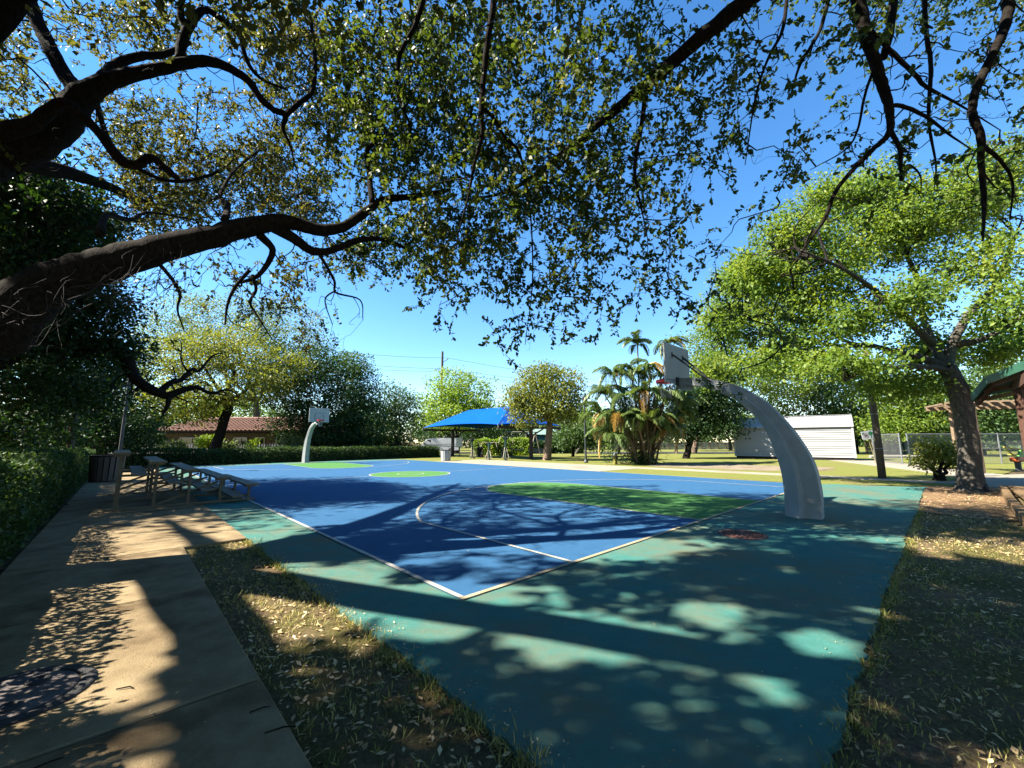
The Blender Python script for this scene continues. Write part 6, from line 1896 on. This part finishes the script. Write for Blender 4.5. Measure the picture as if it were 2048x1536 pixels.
mid_blobs = [
    (720, 90, 70, 90, 6.5, 8.5, 1.5), (800, 110, 80, 110, 6, 8.5, 1.7), (900, 110, 90, 110, 6, 8, 1.7), (1010, 90, 80, 90, 5.6, 7.5, 1.3), (1110, 100, 90, 100, 5.4, 7.5, 1.2), (1220, 90, 80, 90, 5.2, 7, 1.1), (1320, 90, 70, 90, 5, 6.5, 0.9),
    (720, 270, 80, 90, 6.5, 9, 1.7), (820, 290, 90, 100, 6.2, 8.5, 1.9), (920, 300, 80, 100, 6, 8, 1.6), (1020, 270, 80, 90, 5.8, 8, 1.4), (1120, 260, 80, 80, 5.6, 7.5, 1.3), (1200, 330, 70, 80, 5.6, 7.5, 1.3), (1300, 280, 60, 110, 5.2, 7, 0.9),
    (720, 480, 50, 50, 6.5, 8.5, 1.1), (800, 470, 80, 70, 6.5, 8.5, 1.6), (900, 460, 80, 80, 6.2, 8.2, 1.6), (1000, 420, 80, 90, 6, 8, 1.6), (1100, 400, 80, 80, 6, 8, 1.5), (1190, 440, 60, 70, 6, 7.5, 1.2),
    (860, 560, 40, 30, 6.5, 8, 0.9), (900, 600, 45, 28, 6.5, 8, 0.9), (1010, 550, 40, 60, 6.2, 7.8, 0.9), (1080, 530, 55, 60, 6, 7.6, 1.1), (1160, 560, 50, 50, 6, 7.5, 1.1), (1200, 600, 24, 28, 6, 7.5, 0.9), (1060, 630, 35, 50, 6.4, 7.2, 0.9), (1045, 690, 30, 26, 6.4, 7.2, 0.9), (1110, 640, 24, 34, 6.4, 7.2, 0.7),
    (1290, 440, 55, 60, 5.6, 7, 0.9), (1330, 520, 45, 55, 5.6, 7, 0.9), (1280, 530, 24, 50, 5.6, 7, 0.6), (1370, 590, 24, 24, 5.8, 7, 0.5), (1380, 420, 45, 60, 5.4, 6.8, 0.8),
    (1390, 150, 60, 110, 5, 6.4, 0.85), (1390, 290, 50, 70, 5.2, 6.6, 0.9), (1460, 180, 50, 110, 5, 6.4, 0.75), (1455, 330, 45, 50, 5.2, 6.6, 0.7), (1530, 180, 45, 100, 5.2, 6.4, 0.5), (1520, 60, 60, 50, 5, 6, 0.6), (1600, 100, 45, 70, 5.2, 6.4, 0.4),
    (1620, 260, 45, 40, 5.3, 6.6, 0.5), (1605, 330, 40, 36, 5.3, 6.6, 0.55), (1660, 60, 50, 50, 5.2, 6.4, 0.45), (1690, 150, 40, 60, 5.2, 6.5, 0.4), (1715, 270, 36, 30, 5.1, 6, 0.45), (1700, 40, 40, 40, 5.2, 6.6, 0.4),
    (1810, 270, 40, 40, 5.0, 6.2, 0.45), (1910, 130, 45, 60, 5.2, 6.4, 0.5), (1880, 250, 40, 60, 5.2, 6.4, 0.4), (2000, 60, 40, 50, 5, 6.4, 0.5), (2010, 170, 40, 60, 5, 6.2, 0.6), (2020, 280, 36, 60, 5, 6.2, 0.6), (1930, 400, 50, 50, 5, 6.4, 0.3), (1830, 350, 50, 50, 5, 6.2, 0.3),
    (1450, 560, 40, 40, 6.5, 8, 0.55), (1500, 640, 40, 50, 6.5, 8, 0.6), (1480, 480, 50, 40, 6, 8, 0.5), (1560, 400, 50, 30, 6, 8, 0.4), (1450, 770, 14, 6, 7.4, 7.8, 1.0), (1560, 690, 36, 40, 6.5, 8, 0.4)]
cl = blob_clusters(mid_blobs, 10)
bw = MB()
grow(cl - GB, g_sk, bw, 0.022, 0.005, 4.5, 0.10, 0.02)
tag(bw.build('branches', M_BARK, oak2), kind='stuff')
lq, tw = leaf_clusters(cl - GB, 10, 0.16)
quad_mesh('crown', lq, L_OAKG, oak2)
quad_mesh('twigs', twig_quads(tw, 0.004), M_BARK, oak2)
cc = np.concatenate([canopy_clusters(3400, (-7, -12, 7.0), (13, 8, 12.0), 0.54, 8), canopy_clusters(1100, (-12, -15, 2.2), (15, -8, 8.0), 0.33, 14)])  # unseen crown; low part behind the camera added to block skylight
bw = MB()
grow(cc - GB, g_sk, bw, 0.040, 0.010, 9.0, 0.08, 0.02)
tag(bw.build('upper_branches', M_BARK, oak2), kind='stuff')
lq = canopy_leaves(cc, GB, 0.54)
quad_mesh('added_shade_crown', lq, L_OAKG, oak2)

# ---------------------------------------------------------------- dark broad-leaved tree filling the left edge
DB = np.array([-13.2, 9.2, 0.0])
dt = thing('dark_broadleaf_tree', 'dark broad-leaved tree hung with vines at the left edge behind the hedge', 'tree', tuple(DB))
tr = MB()
limb_mesh(tr, [(0, 0, -0.2, 0.55), (0, 0, 0.3, 0.42), (0.2, 0.2, 1.8, 0.36), (0.3, 0.4, 3.4, 0.30)], 5, 12, 0.04, 0.05)
tr.build('trunk', M_BARK, dt, smooth=True)
def ld(pts):
    return [(*(at(a, b_, Y_) - DB), r_) for a, b_, Y_, r_ in pts]
d_sk = []
stw = MB()
for pts in (ld([(150, 700, 11.5, 0.24), (210, 690, 11.8, 0.20), (252, 710, 12, 0.17), (262, 745, 12, 0.15), (295, 775, 12, 0.14), (335, 790, 12.2, 0.12), (365, 780, 12.4, 0.09), (395, 775, 12.6, 0.07), (420, 786, 12.9, 0.05), (455, 780, 13.2, 0.03), (480, 792, 13.5, 0.012)]),
            ld([(315, 785, 12.2, 0.09), (345, 763, 12.5, 0.08), (362, 760, 12.8, 0.07), (385, 738, 13.1, 0.055), (398, 742, 13.4, 0.045), (425, 712, 13.8, 0.03), (450, 705, 14, 0.015)]),
            ld([(338, 790, 12.2, 0.07), (335, 812, 12.1, 0.06), (325, 830, 12, 0.03)]),
            [(0.3, 0.4, 3.4, 0.28)] + ld([(60, 560, 11, 0.18), (120, 470, 11, 0.10), (160, 400, 11, 0.04)]),
            [(0.3, 0.4, 3.4, 0.28)] + ld([(90, 690, 11, 0.24), (150, 700, 11.5, 0.22)]),
            [(0.3, 0.4, 3.4, 0.20), (-1.5, 1.5, 5.0, 0.12), (-3, 3, 6, 0.05)]):
    lm = MB()
    p_ = limb_mesh(lm, pts, 5, 9, 0.10, 0.06)
    lm.build('limb', M_BARK, dt, smooth=True)
    side_twigs(p_, stw, 0.30, (0.3, 1.3), 0.02, 0.03)
    d_sk.append(p_[:, :3])
tag(stw.build('side_twigs', M_BARK, dt), kind='stuff')
db = [pb_(60, 395, 10, 70, 55), pb_(150, 420, 10, 50, 40), pb_(20, 500, 9.5, 60, 60), pb_(110, 490, 10.5, 70, 40), pb_(200, 615, 11.5, 60, 50), pb_(120, 650, 11, 90, 70), pb_(235, 690, 12, 50, 40), pb_(60, 780, 11, 90, 60), pb_(170, 790, 12.5, 60, 50), pb_(10, 640, 9.5, 60, 90), pb_(0, 860, 12, 60, 40), pb_(90, 850, 15, 60, 30), pb_(40, 430, 12, 60, 50), pb_(100, 405, 12.6, 60, 36), pb_(15, 340, 11.2, 40, 30), pb_(160, 440, 13, 45, 34), pb_(60, 480, 13.5, 60, 40), pb_(-40, 420, 12, 60, 70)]
dup_ = [(-13.8, 10.2, 8.3, 2.0, 2.0, 1.3), (-16.2, 9.6, 9.6, 2.4, 2.2, 1.4), (-14.8, 12.0, 8.6, 2.2, 2.0, 1.3), (-17.4, 12.6, 9.4, 2.4, 2.2, 1.4), (-15.6, 7.6, 8.4, 2.2, 2.0, 1.3), (-18.5, 10.0, 8.0, 2.2, 2.4, 1.6), (-16.8, 14.6, 8.4, 2.2, 1.8, 1.3), (-19.5, 14, 7.0, 2.0, 2.4, 1.8), (-14.4, 12.0, 8.4, 1.7, 1.6, 1.1), (-16.0, 11.3, 10.2, 1.8, 1.8, 1.1), (-15.4, 10.6, 8.0, 1.6, 1.5, 1.1), (-17.4, 10.4, 10.6, 1.9, 1.8, 1.1), (-13.4, 11.2, 6.6, 1.2, 1.4, 0.9)]  # crown mostly out of view, added to shade the middle of the court
up_q = cloud_leaves(dup_, 26000, 0.20, 0.5, 12, 0.32, 0.1) - DB
quad_mesh('added_shade_crown', up_q, L_DARK, dt)
um = MB()
for c_ in dup_:
    limb_mesh(um, crooked((0.3, 0.4, 3.3), np.array(c_[:3]) - DB, 0.14, 0.03, 5, 0.06, 0.04), 3, 7, 0.1, 0.05)
tag(um.build('upper_limbs', M_BARK, dt), kind='stuff')
lq = cloud_leaves(db, 42000, 0.15, 0.42, 12, 0.26, 0.2) - DB
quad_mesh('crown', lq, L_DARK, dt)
tree('dark_tree', 'dark shadowy tree behind the tall grey pole at the left', (gx(215, 27), 27), [pb_(160, 830, 24, 60, 40), pb_(230, 850, 25, 50, 40), pb_(280, 870, 27, 36, 30), pb_(110, 870, 22, 50, 30), pb_(40, 880, 20, 60, 30), pb_(300, 840, 30, 30, 40), pb_(170, 720, 27, 65, 55), pb_(245, 745, 28, 45, 45), pb_(90, 690, 26, 70, 65)], 27000, 0.20, L_DARK, M_BARK, 0.25)  # tall blobs added so that its shadow reaches the far court
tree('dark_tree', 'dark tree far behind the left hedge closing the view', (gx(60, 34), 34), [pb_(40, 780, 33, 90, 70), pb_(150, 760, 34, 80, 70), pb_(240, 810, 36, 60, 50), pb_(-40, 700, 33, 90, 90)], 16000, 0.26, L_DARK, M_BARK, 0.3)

# ================================================================== GRASS, LITTER AND OTHER GROUND COVER
def uv_of(P):
    d = P[:, :2] - CO
    return d @ CD, d @ CN
def scatter(n, lo_, hi_, ok):
    P = np.zeros((n, 3))
    P[:, 0] = rng.uniform(lo_[0], hi_[0], n)
    P[:, 1] = rng.uniform(lo_[1], hi_[1], n)
    u_, v_ = uv_of(P)
    return P[ok(u_, v_, P)]
def left_strip(u_, v_, P): return (v_ > -9.19) & (v_ < -8.36) & (u_ < 4.35) & (u_ > -6)
def right_bed(u_, v_, P): return (u_ < -2.70) & (u_ > -9) & (v_ > -8.5) & (v_ < 8) & ~((u_ < -4.1) & (v_ > 1.4))
def low_edge(u_, v_, P): return (v_ > -8.42) & (v_ < -8.30) & (u_ < 4.3)
def blades(P, hmin, hmax, tuft=5, spread=0.03):
    P = np.repeat(P, tuft, axis=0)
    n = len(P)
    P = P + np.concatenate([rng.normal(size=(n, 2)) * spread, np.zeros((n, 1))], 1)
    a = rng.uniform(0, 2 * PI, n)
    tl = rng.uniform(0.2, 1.6, n)
    ax = unit(np.stack([np.cos(a) * tl, np.sin(a) * tl, np.ones(n) * 0.9], 1))
    nr = unit(np.stack([np.cos(a), np.sin(a), np.zeros(n)], 1) + rng.normal(size=(n, 3)) * 0.3)
    L_ = rng.uniform(hmin, hmax, n)
    return leaf_quads(P, ax, nr, L_, 0.006 + 0.03 * L_ * 0.4, 0.0)
def patchy(P, sc, thr, seed):
    return P[vnoise(P[:, 0], P[:, 1], sc, seed) > thr]
gl = np.concatenate([blades(patchy(scatter(9000, (-4.5, -1), (2.5, 7.2), left_strip), 1.6, 0.35, 4), 0.02, 0.075),
                     blades(patchy(scatter(26000, (0, -1), (14, 12), right_bed), 1.1, 0.38, 5), 0.015, 0.06)])
eg = edge_pts = np.concatenate([np.array([ct(u_, -8.44 + rng.normal() * 0.03, 0.0) for u_ in rng.uniform(-2.7, 4.3, 500)]), np.array([ct(-2.80 + rng.normal() * 0.03, v_, 0.0) for v_ in rng.uniform(-8.4, 3.0, 520)])])
tl_ = patchy(scatter(900, (-4.5, -1), (2.5, 7.2), left_strip), 2.2, 0.62, 9)
gl = np.concatenate([gl, blades(eg, 0.03, 0.085, 6, 0.02), blades(tl_, 0.06, 0.14, 12, 0.02)])
tag(quad_mesh('grass', gl, L_GRASS), 'thin dry grass growing between the sidewalk, court and right bed', 'grass', kind='stuff')
def flat_leaves(P, s0, s1, lift=0.006):
    n = len(P)
    P = P + np.array([0, 0, 1.0]) * rng.uniform(lift, lift + 0.012, (n, 1))
    a = rng.uniform(0, 2 * PI, n)
    ax = np.stack([np.cos(a), np.sin(a), rng.normal(size=n) * 0.22], 1)
    nr = unit(rng.normal(size=(n, 3)) * 0.28 + np.array([0, 0, 1.0]))
    L_ = rng.uniform(s0, s1, n)
    return leaf_quads(P, ax, nr, L_, L_ * rng.uniform(0.25, 0.55, n), 0.12)
ll = np.concatenate([flat_leaves(scatter(16000, (-4.5, -1), (2.5, 7.2), left_strip), 0.02, 0.06),
                     flat_leaves(scatter(42000, (0, -1), (14.5, 13.5), right_bed), 0.02, 0.06),
                     flat_leaves(scatter(5000, (6, 6), (15.5, 15), lambda u_, v_, P: (u_ < -2.8) & (u_ > -4.2) & (v_ > 1.5) & (v_ < 10.2)), 0.03, 0.09, 0.024)])
def edge_spill(n):
    P = np.zeros((n, 3))
    k = n // 2
    uu = np.concatenate([rng.uniform(-2.7, 4.3, k), -2.72 + np.abs(rng.normal(size=n - k)) * 0.14])
    vv = np.concatenate([-8.40 + np.abs(rng.normal(size=k)) * 0.13, rng.uniform(-8.4, 8.6, n - k)])
    for i_ in range(n):
        P[i_] = ct(uu[i_], vv[i_], 0.034)
    return P
ll = np.concatenate([ll, flat_leaves(edge_spill(620), 0.008, 0.030, 0.002)])
tag(quad_mesh('fallen_leaves', ll, L_LITTER), 'brown and pale fallen leaves strewn over the shaded ground', 'leaves', kind='stuff')
pp = scatter(420, (-8, 1.5), (14, 14), lambda u_, v_, P: (u_ > -2.6) & (u_ < 9) & (v_ > -8.3) & (v_ < 7.3))
pp[:, 2] = 0.040
p2 = scatter(500, (-9, -1), (0, 12), lambda u_, v_, P: (v_ > -10.8) & (v_ < -9.25))
p2[:, 2] = 0.046
tag(quad_mesh('court_debris', np.concatenate([flat_leaves(pp, 0.010, 0.034), flat_leaves(p2, 0.010, 0.03)]), L_LITTER), 'scattered specks of dry leaf on court and sidewalk', 'leaves', kind='stuff')
# fallen twigs on the sidewalk
for (px, py, ln, a_, lab) in ((520, 1420, 0.10, 0.5, 'short curved dry twig on the sidewalk near the grass edge'), (560, 1460, 0.14, 0.35, 'dark twig lying across the right edge of the sidewalk'), (250, 1378, 0.10, 0.1, 'small dry twig in the middle of the sidewalk'), (90, 1530, 0.12, 0.8, 'thin twig at the bottom of the sidewalk')):
    p_ = gnd(px, py, 0.05)
    tag(MB().tube([(p_[0] - ln / 2 * math.cos(a_), p_[1] - ln / 2 * math.sin(a_), 0.052), (p_[0] + 0.012, p_[1] + 0.015, 0.056), (p_[0] + ln / 2 * math.cos(a_), p_[1] + ln / 2 * math.sin(a_), 0.053)], [0.0035, 0.004, 0.002], 6).build('twig', M_BARK), lab, 'twig', 'fallen twigs')
